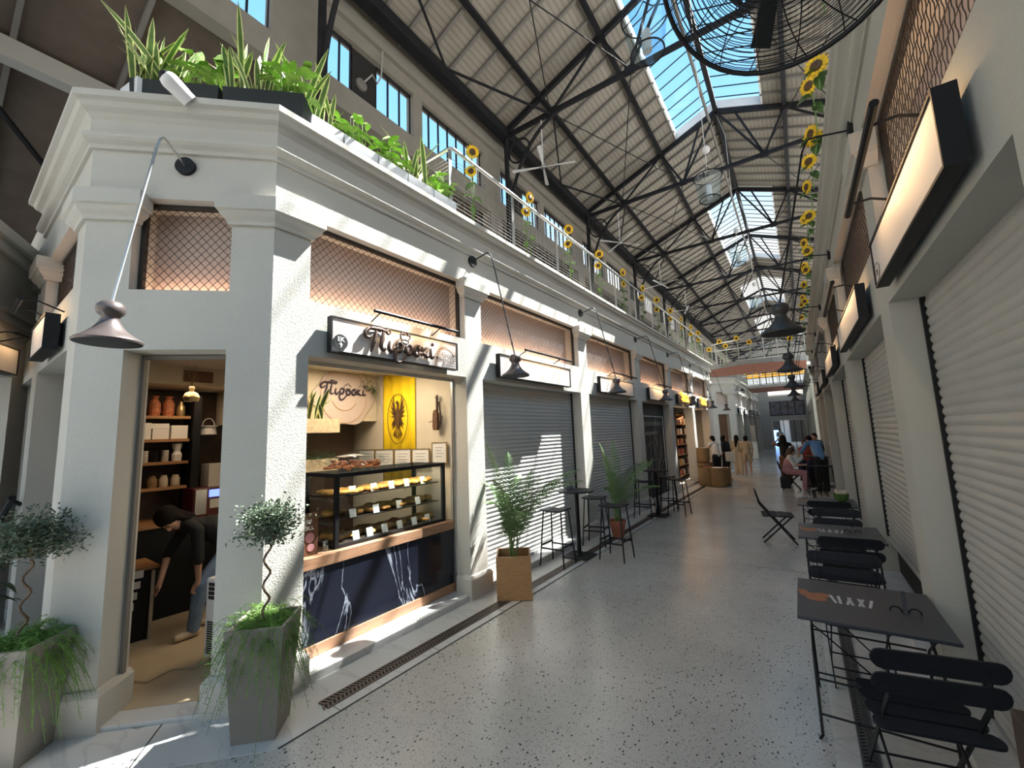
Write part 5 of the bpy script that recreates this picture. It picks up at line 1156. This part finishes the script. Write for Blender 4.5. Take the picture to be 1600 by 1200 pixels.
for k, (x, y, z) in enumerate([(-5.08, 9.36, 9.25), (-5.0, 15.1, 9.2), (-5.0, 20.9, 9.2), (-5.0, 26.6, 9.2)]): fan((x, y, z), f'white four-blade ceiling fan on a long rod, {ORD[k]} from the camera', .4+k*.5, CHZ-.06-z)
def pendant(loc, label, top):
    t = thing('glass_pendant', label, 'pendant lamp', loc)
    MB().lathe([(.20, .0), (.235, .2), (.285, .52), (.28, .52), (.23, .2), (.195, .004), (0, .004)], 24).build('glass_jar', 'glass', t, smooth=True)
    for z, r_4 in ((.0, .205), (.52, .29)): MB().tube([(r_4*cos(a), r_4*sin(a), z) for a in [k*2*pi/28 for k in range(29)]], .011, 6, caps=False).build('rim', 'iron', t, smooth=True)
    MB().lathe([(0, .02), (.06, .02), (.06, .3), (.035, .33), (0, .33)], 14).build('lamp_tube', 'white', t, smooth=True)
    b = MB(); b.tube([(.285, 0, .52), (.1, 0, .62), (0, 0, .75)], .008, 5); b.tube([(-.285, 0, .52), (-.1, 0, .62), (0, 0, .75)], .008, 5); b.build('hanger', 'iron', t)
    MB().tube([(0, 0, .75), (0, 0, top-loc[2]-.6), (RX-loc[0], 0, top-loc[2]+.3)], .007, 5).build('cable', 'white', t)
    MB().ell((.02, 0, 1.15), .085, 8).build('globe', 'white', t, smooth='all')
for k, (x, y, z) in enumerate([(-1.12, 5.0, 6.75), (-1.1, 9.45, 6.85), (-1.1, 15.2, 7.3), (-1.1, 22, 7.4)]): pendant((x, y, z), f'clear glass jar pendant with white tube under the ridge, {ORD[k]} from the camera', RZ-.45)
# big drum fan cage at the top right
t = thing('wall_fan', 'huge black wire-caged wall fan hanging at the top right near the camera', 'fan', (.13, 1.62, 3.70)); n = Vector((-.22, -.62, -.70)).normalized(); Fm = n.to_track_quat('Z', 'Y').to_matrix().to_4x4(); R_ = .43
for nm_, sg, nr in (('front_cage', 1, 26), ('rear_cage', -1, 26)):
    b = MB()
    for k in range(1, nr+1):
        rr = R_*k/nr; zz = sg*.11*(1-(k/nr)**2.2); b.tube([Fm @ Vector((rr*cos(a), rr*sin(a), zz)) for a in [j*2*pi/48 for j in range(49)]], .0016, 4, caps=False)
    for j in range(16):
        a = j*2*pi/16; b.tube([Fm @ Vector((R_*q*cos(a+.25*q*sg), R_*q*sin(a+.25*q*sg), sg*.11*(1-q**2.2))) for q in [i/8 for i in range(9)]], .0024, 4)
    b.build(nm_, 'black', t)
MB().tube([Fm @ Vector((R_*cos(a), R_*sin(a), 0)) for a in [j*2*pi/48 for j in range(49)]], .010, 8, caps=False).build('outer_ring', 'black', t, smooth=True)
for k in range(3):
    b = MB(); a = k*2.094; b.add([Fm @ (Matrix.Rotation(a, 4, 'Z') @ Vector(p)) for p in ((.05, -.02, .02), (.33, -.05, .03), (.35, .02, -.0), (.05, .02, .0), (.05, -.02, .015), (.33, -.05, .025), (.35, .02, -.005), (.05, .02, -.005))], [(0, 1, 2, 3), (7, 6, 5, 4), (0, 4, 5, 1), (1, 5, 6, 2), (2, 6, 7, 3), (3, 7, 4, 0)]); b.build('blade', 'darkbox', t)
MB().lathe([(0, -.2), (.07, -.19), (.08, -.02), (.05, .03), (0, .03)], 20, mtx=Fm).build('motor', 'black', t, smooth=True); q = Fm @ Vector((0, 0, -.2)); MB().tube([q, q+Vector((.15, .10, .10)), Vector((XR-.13-.0, q.y+.2, q.z+.12))], .02, 8).build('wall_arm', 'black', t, smooth=True)
for k, (x, y, z) in enumerate([(XR-.35, 26.5, 3.95), (XF+.95, 28.2, 4.15)]):
    t = thing('cage_fan', f'black round cage fan on a bracket near the footbridges, {["right", "left"][k]} side', 'fan', (x, y, z))
    b = MB()
    for j in range(1, 9): b.tube([(.36*j/8*cos(a), -.08*(1-(j/8)**2), .36*j/8*sin(a)) for a in [i*2*pi/28 for i in range(29)]], .006, 4, caps=False)
    for j in range(8): a = j*pi/4; b.tube([(0, -.08, 0), (.36*cos(a), 0, .36*sin(a))], .005, 4)
    b.build('cage', 'black', t); MB().lathe([(0, -.1), (.07, -.08), (.07, .08), (0, .1)], 12, mtx=Matrix.Rotation(pi/2, 4, 'X')).build('motor', 'black', t, smooth=True); MB().tube([(0, .05, 0), ((.36 if k == 0 else -.43), .05, .0)], .02, 6).build('arm', 'black', t)
# ================================================================== BAR TABLES AND STOOLS
st0 = thing('bar_stool', 'x', 'stool', (0, 0, 0), left=True)
b = MB(); n = 8
vs = [(-.19+.38*i/n, y, .80+.018*((2*i/n-1)**2)) for y in (-.15, .15) for i in range(n+1)]; vs += [(x, y, z-.022) for x, y, z in vs]; N = n+1
b.add(vs, [(i, i+1, N+i+1, N+i) for i in range(n)]+[(2*N+i, 3*N+i, 3*N+i+1, 2*N+i+1) for i in range(n)]+[(i, 2*N+i, 2*N+i+1, i+1) for i in range(n)]+[(N+i, N+i+1, 3*N+i+1, 3*N+i) for i in range(n)]+[(0, N, 3*N, 2*N), (n, 2*N+n, 3*N+n, N+n)]); b.build('seat', 'chairblack', st0, bevel=.004)
for sx in (-1, 1):
    for sy in (-1, 1): MB().tube([(sx*.15, sy*.115, .785), (sx*.20, sy*.185, .006)], .0115, 8).build('leg', 'black', st0, smooth=True)
for (a, c_, z) in (((-.185, -.165), (.185, -.165), .26), ((-.185, .165), (.185, .165), .26), ((-.183, -.16), (-.183, .16), .30), ((.183, -.16), (.183, .16), .30)): MB().bar((*a, z), (*c_, z), .022, .022).build('footrest', 'black', st0)
SS = [((-3.29, 5.62, 0), .0, 'black saddle bar stool nearest the oak palm box'), ((-3.25, 6.92, 0), .15, 'black saddle bar stool behind the first bar table, by the pier'), ((-2.64, 6.30, 0), -.05, 'black saddle bar stool on the alley side of the first bar table'), ((-3.24, 9.5, 0), .0, 'black bar stool on the near side of the second bar table'), ((-3.0, 10.55, 0), .2, 'black bar stool behind the second bar table'), ((-2.66, 10.12, 0), -.1, 'black bar stool on the alley side of the second bar table')]
for k, (l, a, lb) in enumerate(SS):
    l = (l[0], l[1], .012)
    if k == 0: st0.location = l; st0.rotation_euler = (0, 0, a); st0['label'] = lb; st0['group'] = 'bar stools on the left'
    else: dup(st0, l, a, lb, 'bar stools on the left', left=True)
def bartable(loc, label, z=1.02, left=True):
    t = thing('bar_table', label, 'table', loc, left=left); MB().lathe([(0, z-.02), (.29, z-.02), (.295, z-.01), (.29, z), (0, z)], 36).build('tabletop', 'chairblack', t, smooth=True)
    MB().lathe([(0, .02), (.035, .02), (.035, z-.02), (0, z-.02)], 16).build('column', 'black', t, smooth=True); b = MB(); b.box(-.21, .21, -.21, .21, 0.0, .014); b.lathe([(0, .014), (.06, .014), (.04, .04), (0, .04)], 16); b.build('base', 'black', t, bevel=.01)
bartable((-3.22, 6.18, .012), 'round black bar table among the first group of stools'); bartable((-3.06, 9.86, .012), 'round black bar table among the farther group of stools')
t = thing('glass_vase', 'round glass vase with dark net on the nearer bar table', 'vase', (-3.36, 6.22, 1.0325), left=True); MB().lathe([(.03, 0), (.06, .03), (.065, .07), (.045, .12), (.04, .13), (0, .125)], 16).build('glass', 'smoke', t, smooth=True); MB().tube([(.055*cos(a*1.0), .055*sin(a), .02+.09*(a/30)) for a in [k*.5 for k in range(60)]], .003, 4).build('net', 'tray', t)
# wicker baskets by the goods shop
bk0 = None
for k, (x, y, h, r_, z) in enumerate([(-3.1, 15.6, .62, .27, 0), (-2.72, 15.5, .62, .25, 0), (-2.62, 15.95, .58, .22, 0), (-3.25, 16.25, .72, .27, 0), (-3.3, 16.3, .5, .22, .74)]):
    b = MB(); b.lathe([(0, 0), (r_*.85, 0), (r_, .08), (r_, h-.03), (r_*1.05, h), (r_*.9, h), (r_*.88, h-.05), (0, h-.06)], 20); o = b.build('wicker_basket', 'basket', None, left=True, smooth=True); o.location = (x, y, z+.012); tag(o, ['tall tan basket at the left of the group by the goods shop', 'tall tan basket in the middle of the group, nearest the alley', 'tan basket tucked behind the middle one at the alley side', 'tan basket against the goods shop pier behind the others', 'small tan basket stacked on another by the goods shop pier'][k], 'basket', 'baskets by the goods shop')
    b = MB(); r = random.Random(k)
    for j in range(14): b.ell((r.uniform(-.5, .5)*r_, r.uniform(-.5, .5)*r_, h-.03), (.06, .05, .04), 4)
    q = b.build('contents', ['c_red', 'paper', 'c_cream', 'c_red', 'c_cream'][k], o)
# ================================================================== CAFE TABLES AND FOLDING CHAIRS
def slat(mb, w_, y, z, h, th, tilt=0, bow=0, rad=.45, flat=False):
    """rounded-end board; flat: lies in xy with depth h"""
    pts = []
    for sx, a0 in ((1, -pi/2), (-1, pi/2)):
        for k in range(7):
            a = a0+pi*k/6; pts.append((sx*(w_/2-h*rad)+h*rad*cos(a), h/2*sin(a)))
    vs = []
    for t_ in (-th/2, th/2):
        for u, v in pts:
            bw = bow*(1-(2*u/w_)**2)
            if flat: vs.append((u, y+v, z+t_-bw))
            else: vs.append((u, y+t_-bw+sin(tilt)*v*-1, z+v*cos(tilt)))
    n = len(pts); mb.add(vs, [tuple(range(n))[::-1], tuple(range(n, 2*n))]+[(i, (i+1) % n, (i+1) % n+n, i+n) for i in range(n)])
fc0 = thing('folding_chair', 'x', 'chair', (0, 0, 0))
for z, h in ((.80, .10), (.68, .10)): b = MB(); slat(b, .51, -.262-(z-.675)*.22, z, h, .014, .18, .018); b.build('back_slat', 'chairblack', fc0)
for k, y in enumerate((-.175, -.055, .065, .18)): b = MB(); slat(b, (.49, .48, .46, .42)[k], y, .450-.004*abs(k-1.5), .108 if k < 3 else .10, .014, flat=True, rad=.4); b.build('seat_slat', 'chairblack', fc0)
for sx in (-1, 1):
    MB().bar((sx*.185, -.295, .835), (sx*.185, -.235, .60), .008, .026).bar((sx*.185, -.235, .61), (sx*.185, .235, .0), .008, .026).build('front_leg', 'black', fc0); MB().bar((sx*.165, .20, .44), (sx*.165, -.24, .0), .008, .024).build('rear_leg', 'black', fc0)
    MB().bar((sx*.17, -.19, .437), (sx*.17, .22, .437), .008, .02).build('seat_rail', 'black', fc0)
for (y, z, w_2) in ((.15, .11, .185), (-.15, .09, .165)): MB().tube([(-w_2, y, z), (w_2, y, z)], .006, 6).build('stretcher', 'black', fc0)
CHL = [((-.47, 8.55, .005), -pi/2+.12, 'black folding chair standing alone in the alley, seen from the side'), ((.36, 3.12, .005), .2, 'black folding chair with its back to the camera at the nearest cafe table'), ((.46, 1.62, .005), -pi/2+.2, 'black folding chair at the bottom right, mostly cut by the frame'), ((.20, 4.30, .005), pi+.05, 'black folding chair on the far side of the nearest cafe table'), ((.27, 5.52, .005), .05, 'black folding chair on the near side of the middle cafe table'), ((.27, 6.60, .005), pi, 'black folding chair on the far side of the middle cafe table'), ((.22, 7.82, .005), .02, 'black folding chair on the near side of the farthest cafe table'), ((-.38, 15.35, .005), -pi/2, 'folding chair under the seated person in pink')]
for k, (l, a, lb) in enumerate(CHL):
    if k == 0: fc0.location = l; fc0.rotation_euler = (0, 0, a); fc0['label'] = lb; fc0['group'] = 'black folding chairs'
    else: dup(fc0, l, a, lb, 'black folding chairs')
tb0 = thing('cafe_table', 'x', 'table', (0, 0, 0)); w_2, d_2 = .37, .40
MB().box(-w_2, w_2, -d_2, d_2, .722, .742).build('tabletop', 'tabletop', tb0, bevel=.003)
for sx in (-1, 1):
    for sy in (-1, 1): MB().tube([(sx*.30, sy*.28, .715), (sx*.31, sy*-.18, .45), (sx*.31, sy*-.30, .012), (sx*.325, sy*-.335, .008)], .0085, 6).build('leg', 'black', tb0, smooth=True)
    MB().tube([(sx*.30, -.28, .715), (sx*.30, .28, .715)], .007, 6).build('top_bar', 'black', tb0)
for sy, z in ((-1, .12), (1, .12), (-1, .33), (1, .42)): MB().tube([(-.31, sy*.27, z), (.31, sy*.27, z)], .0065, 6).build('stretcher', 'black', tb0)
for sy in (-1, 1): MB().tube([(-.30, sy*.27, .66), (.05, sy*.2, .33)], .005, 5).build('brace', 'black', tb0)
M['bean'] = mat('printed_beans', (.35, .13, .05), .5); M['print_white'] = mat('printed_white', (.55, .55, .55), .5)
b = MB()
for x_, y_, r_ in ((-.31, .04, .045), (-.26, -.02, .055), (-.225, .06, .045), (-.34, .10, .03)): b.add([(x_+r_*cos(a)*1.1, y_+r_*sin(a)*1.0, .7432) for a in [k*2*pi/12 for k in range(12)]], [tuple(range(12))])
b.build('printed_beans', 'bean', tb0)
b = MB(); k = 0
for x_, s_ in ((-.16, -.03), (-.135, -.01), (-.10, .02), (-.07, -.02), (-.04, .03), (-.015, -.02), (.015, .02)):
    b.add([(x_, -.06, .7434), (x_+.016, -.06, .7434), (x_+.02+s_, .09, .7434), (x_+.002+s_, .09, .7434)], [(0, 1, 2, 3)]); k += 1
b.build('printed_script', 'print_white', tb0)
TBL = [((.235, 3.71, .005), 'nearest black cafe table with printed coffee beans'), ((.235, 5.98, .005), 'middle black cafe table between folding chairs'), ((.22, 8.18, .005), 'farthest black cafe table with the green glass bowl')]
for k, (l, lb) in enumerate(TBL):
    if k == 0: tb0.location = l; tb0['label'] = lb; tb0['group'] = 'black cafe tables on the right'
    else: dup(tb0, l, 0, lb, 'black cafe tables on the right')
for k, (x, y) in enumerate([(.43, 3.66), (.36, 5.98)]):
    t = thing('menu_holder', f'small dark holder with clear upright on the {["nearest", "middle"][k]} cafe table', 'menu holder', (x, y, .7485)); b = MB(); b.tube([(-.045+.03*cos(a), 0, .0+.03*max(0, sin(a))+.003) for a in [j*pi/8 for j in range(9)]], .005, 6); b.tube([(.045+.03*cos(a), 0, .003+.03*max(0, sin(a))) for a in [j*pi/8 for j in range(9)]], .005, 6); b.build('base', 'black', t); MB().box(-.01, .01, -.02, .02, .004, .13).build('clear_blade', 'smoke', t)
t = thing('flower_bowl', 'green glass bowl with cream dried flowers on the farthest cafe table', 'bowl', (.42, 8.3, .7485)); MB().lathe([(.05, 0), (.09, .04), (.10, .12), (.095, .12), (.08, .03), (0, .02)], 16).build('bowl', 'leaf', t, smooth=True); b = MB(); r = random.Random(9)
for k in range(16): b.ell((r.uniform(-.07, .07), r.uniform(-.07, .07), .12+r.uniform(0, .04)), .025, 4)
b.build('blooms', 'c_cream', t)
o = MB().box(.50, .56, 1.85, 2.25, .006, .95).build('dark_board', 'tray', None, bevel=.004); tag(o, 'dark wooden board leaning by the wall at the bottom right corner', 'board')
bartable((.33, 15.5, .005), 'high dark table of the seated group on the right', .98, False)
for k, (x, y) in enumerate([(.22, 14.25), (.47, 14.3)]): dup(st0, (x, y, .005), .1, f'dark bar stool pushed up before the seated group, {["left", "right"][k]} one', 'bar stools by the seated group')
# ================================================================== PEOPLE
def remesh(o, vox, sm=6):
    m = o.modifiers.new('skin', 'REMESH'); m.mode = 'VOXEL'; m.voxel_size = vox; m.use_smooth_shade = True
    s_ = o.modifiers.new('smooth', 'SMOOTH'); s_.iterations = sm; s_.factor = .5
def person(label, loc, rz_, J, wear, left=False, vox=.014, hair='hair', hairlen=.12, skin='skin', fingers=True, vol=1):
    """J: joint name -> point; wear: list of (name, material, [(a, b, ra, rb)...], extra ellipsoids)"""
    t = thing('person', label, 'person', loc, rz_, left=left); J = {k: Vector(v) for k, v in J.items()}
    b = MB(); L = lambda a, c_, ra, rb: b.cap(J[a] if isinstance(a, str) else a, J[c_] if isinstance(c_, str) else c_, ra, rb)
    hd = J['head']; up = (hd-J['neck']).normalized(); fw = Vector(J['face']).normalized(); fw = (fw-up*fw.dot(up)).normalized(); sd = fw.cross(up)
    mt = Matrix((sd, fw, up)).transposed().to_4x4()
    b.ell(hd, (.074, .092, .108), 10, mt); b.ell(hd-up*.07+fw*.035, (.045, .05, .05), 8, mt)
    b.ell(hd+fw*.098-up*.018, (.012, .018, .026), 6, mt)
    for sg in (-1, 1): b.ell(hd+sd*sg*.076-up*.01, (.010, .02, .03), 6, mt)
    L('neck', hd-up*.05, .052, .048); L('chest', 'neck', .10, .06); L('hip', 'chest', .125, .13)
    for s_ in 'LR':
        L('neck', 'sh'+s_, .06, .055); L('sh'+s_, 'el'+s_, .050, .038); L('el'+s_, 'wr'+s_, .037, .025); L('hip', 'hp'+s_, .11, .09); L('hp'+s_, 'kn'+s_, .085, .056); L('kn'+s_, 'an'+s_, .053, .036)
        w = J['wr'+s_]; d = (w-J['el'+s_]).normalized(); hd_ = Vector(J.get('hand'+s_, d)).normalized(); sx = hd_.cross(fw if abs(hd_.dot(fw)) < .9 else up).normalized(); pm = w+hd_*.05
        b.cap(w, pm, .025, .028); b.cap(pm-sx*.018, pm+sx*.018+hd_*.02, .018, .018)
        if fingers:
            dn = (hd_*.8-up*.0+sx.cross(hd_)*.35).normalized()
            for k in range(4): a0 = pm+hd_*.035+sx*(-.028+.0185*k); a1 = a0+hd_*(.03, .034, .032, .026)[k]; a2 = a1+dn*(.026, .03, .027, .02)[k]; b.tube([a0-hd_*.02, a1, a2], [.0095, .0088, .007], 6)
            a0 = pm-sx*.03-hd_*.01; b.tube([a0, a0-sx*.022+hd_*.025, a0-sx*.026+hd_*.052], [.0105, .0095, .008], 6)
        an = J['an'+s_]; ft = Vector(J.get('toe'+s_, (fw.x, fw.y, 0))).normalized(); b.cap(an-Vector((0, 0, .03)), an+ft*.14-Vector((0, 0, .045)), .036, .026)
    o = b.build('body', skin, t); remesh(o, vox*.7 if fingers else vox)
    wear = [x for w_ in wear for x in ([w_] if w_[0] != 'shoe' else [('shoe', w_[1], [c_], []) for c_ in w_[2]])]
    for nm_, m_, caps, ells in wear:
        q = MB()
        for a, c_, ra, rb in caps: q.cap(J[a] if isinstance(a, str) else Vector(a), J[c_] if isinstance(c_, str) else Vector(c_), ra, rb)
        for c_, r_ in ells: q.ell(J[c_] if isinstance(c_, str) else Vector(c_), r_, 8)
        o = q.build(nm_, m_, t); remesh(o, vox, 4)
    q = MB(); q.ell(hd+up*(.03+.03*(vol-1))-fw*.022*vol*vol, (.088*vol, .098*vol, .098*vol), 10, mt); q.ell(hd-fw*.05-up*.02, (.08, .06, .09), 8, mt)
    if hairlen > .15:
        q.cap(hd-fw*.06, hd-fw*.075-up*hairlen, .075, .05)
        for sg in (-1, 1): q.cap(hd+sd*sg*.065-fw*.01, hd+sd*sg*.075-fw*.02-up*hairlen*.8, .035, .025)
    o = q.build('hair', hair, t); remesh(o, vox, 2)
    e = MB()
    for sg in (-1, 1): e.ell(hd+fw*.086+sd*sg*.03+up*.008, (.012, .006, .006), 5, mt); e.ell(hd+fw*.088+sd*sg*.031+up*.028, (.018, .004, .004), 5, mt)
    e.build('eyes_and_brows', 'hair', t, smooth='all'); MB().ell(hd+fw*.089-up*.055, (.022, .007, .007), 5, mt).build('mouth', 'c_red', t, smooth='all')
    return t
def stand(h=1.62, lean=0, armL=None, armR=None):
    k = h/1.62; J = dict(anL=(-.09, 0, .08), anR=(.09, .02, .08), knL=(-.09, .03, .46), knR=(.09, .04, .46), hpL=(-.085, 0, .86), hpR=(.085, 0, .86), hip=(0, 0, .94), chest=(0, lean*.5, 1.2), neck=(0, lean*.9, 1.36), head=(0, lean*1.1+.02, 1.50), shL=(-.17, lean*.85, 1.31), shR=(.17, lean*.85, 1.31), elL=(-.21, lean*.7-.02, 1.06), elR=(.21, lean*.7-.02, 1.06), wrL=(-.2, .08, .84), wrR=(.2, .08, .84), face=(0, 1, -.1))
    if armL: J['elL'], J['wrL'] = armL
    if armR: J['elR'], J['wrR'] = armR
    return {a: (tuple(c*k for c in v) if a != 'face' else v) for a, v in J.items()}
TOP = lambda m, sl=1: ('top', m, [('hip', 'chest', .135, .14), ('chest', 'neck', .11, .07), ('neck', 'shL', .07, .066), ('neck', 'shR', .07, .066)]+([('shL', 'elL', .062, .052), ('shR', 'elR', .062, .052)] if sl else []), [])
PANTS = lambda m, w_=0: ('trousers', m, [('hip', 'hpL', .13, .105), ('hip', 'hpR', .13, .105), ('hpL', 'knL', .098, .075+w_), ('hpR', 'knR', .098, .075+w_), ('knL', 'anL', .072+w_, .06+w_), ('knR', 'anR', .072+w_, .06+w_)], [])
SHOES = lambda J, m, fx=0, fy=1: ('shoe', m, [(tuple(Vector(J['an'+s])-Vector((0, 0, .035))-Vector((fx, fy, 0))*.03), tuple(Vector(J['an'+s])+Vector((fx, fy, 0))*.14-Vector((0, 0, .045))), .043, .034) for s in 'LR'], [])
# the shopkeeper bending down (local axes = left block axes, facing -Y)
J = dict(anL=(-5.36, 1.72, .115), anR=(-5.60, 2.02, .115), knL=(-5.34, 1.76, .52), knR=(-5.56, 1.98, .50), hpL=(-5.38, 2.06, .86), hpR=(-5.55, 2.08, .86), hip=(-5.46, 2.10, .90), chest=(-5.46, 1.86, 1.08), neck=(-5.46, 1.62, 1.17), head=(-5.46, 1.50, 1.22), shL=(-5.27, 1.68, 1.10), shR=(-5.64, 1.68, 1.10), elL=(-5.26, 1.70, .80), elR=(-5.62, 1.54, .84), wrL=(-5.30, 1.72, .60), wrR=(-5.50, 1.46, .62), face=(.35, -1, -.35))
O0 = Vector((-5.46, 1.9, .03)); J = {k: (tuple(Vector(v)-O0) if k != 'face' else v) for k, v in J.items()}
J['toeL'] = J['toeR'] = (.1, -1, 0); J['handL'] = (-.1, -.2, -1); J['handR'] = (.1, -.3, -1)
person('person in black t-shirt and jeans bending down inside the corner doorway', tuple(O0), 0, J, [TOP('c_black'), PANTS('jeans'), SHOES(J, 'c_cream', .1, -1), ('shirt_hem', 'c_teal', [(tuple(Vector(J['hip'])+Vector((.06, -.02, -.02))), tuple(Vector(J['hip'])+Vector((.07, -.1, .03))), .10, .09)], [])], left=True, vox=.011, hairlen=.17, vol=1.18)
J = stand(1.66, .12, ((-.19, .18, 1.10), (-.08, .36, 1.06)), ((.19, .18, 1.10), (.06, .38, 1.06))); J['face'] = (0, 1, -.5)
person('person in a white sleeveless top and black trousers leaning over the baskets', (-2.98, 17.0, .005), .9, J, [TOP('c_white', 0), PANTS('c_black', .01), SHOES(J, 'c_black')], left=True, hairlen=.1, fingers=False, vox=.018)
J = stand(1.66); J['face'] = (.6, -.8, -.1)
t = person('person in black with sunglasses and a white tote beside the one in white', (-2.72, 17.35, .005), 1.2, J, [TOP('c_black'), PANTS('c_black', .02), SHOES(J, 'c_black')], left=True, hairlen=.3, fingers=False, vox=.018)
o = MB().box(-.16, .16, -.05, .05, 0, .34).build('tote_bag', 'c_white', None, left=True, bevel=.02); o.location = (-2.55, 17.12, .72); o.rotation_euler = (0, 0, .5); tag(o, 'white tote bag carried by the person in black near the baskets', 'bag')
J = stand(1.58); J['face'] = (0, 1, -.2)
person('person in a beige short suit standing with back to the camera', (-2.25, 19.2, .005), .1, J, [TOP('c_beige'), ('shorts', 'c_beige', [('hip', 'hpL', .135, .115), ('hip', 'hpR', .135, .115), ('hpL', (-.1, .02, .6), .11, .10), ('hpR', (.1, .02, .6), .11, .10)], []), SHOES(J, 'c_cream')], left=True, hairlen=.1, fingers=False, vox=.018)
J = stand(1.62)
person('person with long dark hair and pale trousers left of the beige suit', (-2.62, 19.5, .005), -.2, J, [TOP('c_beige'), PANTS('c_cream', .02), SHOES(J, 'c_cream')], left=True, hairlen=.36, fingers=False, vox=.018)
SIT = dict(anL=(-.10, .46, .08), anR=(.10, .38, .08), knL=(-.11, .42, .50), knR=(.11, .42, .50), hpL=(-.09, .02, .55), hpR=(.09, .02, .55), hip=(0, -.03, .58), chest=(0, .03, .84), neck=(0, .08, 1.02), head=(0, .14, 1.15), shL=(-.17, .08, .96), shR=(.17, .08, .96), elL=(-.2, .18, .74), elR=(.2, .18, .74), wrL=(-.1, .42, .76), wrR=(.1, .42, .76), face=(0, 1, -.25))
person('person in pink dungarees and white t-shirt seated on a folding chair', (-.42, 15.35, .0), -pi/2, SIT, [('tshirt', 'c_white', [('chest', 'neck', .115, .07), ('neck', 'shL', .07, .068), ('neck', 'shR', .07, .068), ('shL', 'elL', .066, .06), ('shR', 'elR', .066, .06)], []), ('dungarees', 'c_pink', [('hip', 'chest', .145, .13), ('hip', 'hpL', .135, .12), ('hip', 'hpR', .135, .12), ('hpL', 'knL', .11, .09), ('hpR', 'knR', .11, .09), ('knL', 'anL', .085, .075), ('knR', 'anR', .085, .075)], []), SHOES(SIT, 'c_white')], hair='hair_b', hairlen=.16, fingers=False, vox=.018)
o = MB().box(-.13, .13, -.16, .16, 0, .34).build('hanging_coat', 'cushion', None, bevel=.03); o.location = (-.52, 15.2, .07); tag(o, 'dark cloth bundle under the folding chair of the person in pink', 'cloth')
J = stand(1.62, 0, ((-.34, -.03, 1.34), (-.16, -.05, 1.47)), ((.3, .06, 1.2), (.12, .12, 1.38)))
person('person in dark top with arms raised to their hair behind the seated one', (-.50, 16.6, .005), .3, J, [TOP('c_black', 0), PANTS('brown', .01), SHOES(J, 'c_black')], hairlen=.2, skin='skin2', fingers=False, vox=.018)
J = {k: v for k, v in SIT.items()}
person('person in dark red top seated behind the high table', (.12, 16.3, .22), pi-.3, J, [TOP('c_red', 0), PANTS('c_navy'), SHOES(J, 'c_black')], hair='hair_b', hairlen=.28, skin='skin2', fingers=False, vox=.018)
o = MB().box(-.2, .2, -.2, .2, 0, .64).build('stool_block', 'black', None, bevel=.02); o.location = (.12, 16.34, .005); tag(o, 'dark high seat under the person in the dark red top', 'stool')
J = stand(1.7, .42, ((-.26, .5, 1.06), (-.2, .72, 1.0)), ((.24, .45, 1.05), (.18, .62, .98))); J['head'] = (0, .62, 1.48); J['face'] = (0, 1, -.5); J['neck'] = (0, .5, 1.40)
person('person in a light blue shirt leaning over the high table on the right', (.40, 15.05, .005), .35, J, [TOP('c_blue'), PANTS('c_black', .01), SHOES(J, 'c_black')], hairlen=.1, fingers=False, vox=.018)
J = stand(1.64); 
person('person in black standing at the right wall beyond the group', (.38, 17.8, .005), 2.6, J, [TOP('c_black'), PANTS('c_black'), SHOES(J, 'c_black')], hairlen=.12, fingers=False, vox=.02)
J = stand(1.7)
person('distant person in white in the bright doorway at the hall end', (-1.3, 38, .005), 2.9, J, [TOP('c_white'), PANTS('jeans'), SHOES(J, 'c_black')], hairlen=.12, fingers=False, vox=.025)
# stands in the far stretch
for k, (x, y, w_2, h, m_) in enumerate([(-3.1, 29.5, .5, 1.0, 'paper'), (-3.15, 31, .25, 2.0, 'card')]):
    o = MB().box(-w_2/2, w_2/2, -.2, .2, 0, h).build('display_stand', m_, None, left=True, bevel=.01); o.location = (x, y, .005); tag(o, ['low white display block in the far stretch on the left', 'tall pale wooden display stand in the far stretch on the left'][k], 'display stand')
o = MB().box(XR+.085, XR+.088, 4.05, 4.28, 3.50, 3.72).build('sticker', 'c_teal', None); tag(o, 'small teal and white sticker near the foot of the nearest right transom grille', 'sticker')
t = T('door_frame', 'thin grey metal frame of the corner shop doorway', 'door frame', tuple(CH(1.05, -.2, .03))); b = MB(); chbox(b, 1.035, 1.058, -.24, -.2, .031, 2.72); chbox(b, .34, 1.035, -.24, -.2, 2.69, 2.72); b.build('bar', 'iron_grey', t)
t = thing('extractor_unit', 'small round fitting with curved pipe on the dark clerestory panel', 'vent', (CX+.02, 4.6, 9.2), absolute=True); MB().lathe([(0, 0), (.13, 0), (.12, .04), (0, .05)], 20, mtx=frame((CX-.12, 4.75, 9.25), (0, 1, 0), Z3)).build('disc', 'iron_grey', t); MB().tube([(CX-.05, 4.78, 9.3), (CX+.05, 4.9, 9.5), (CX+.08, 5.0, 9.35), (CX+.08, 5.1, 9.6), (CX+.1, 5.12, 10.2)], .018, 6).build('pipe', 'beam_pale', t, smooth=True)
# ================================================================== put the left block on its own axis
RL = Matrix.Rotation(-ALEFT, 4, 'Z')
for o in LEFT:
    o.location = RL @ Vector(o.location); o.rotation_euler = (o.rotation_euler[0], o.rotation_euler[1], o.rotation_euler[2]-ALEFT)
for o in D.objects:
    if '_abs' in o: del o['_abs']
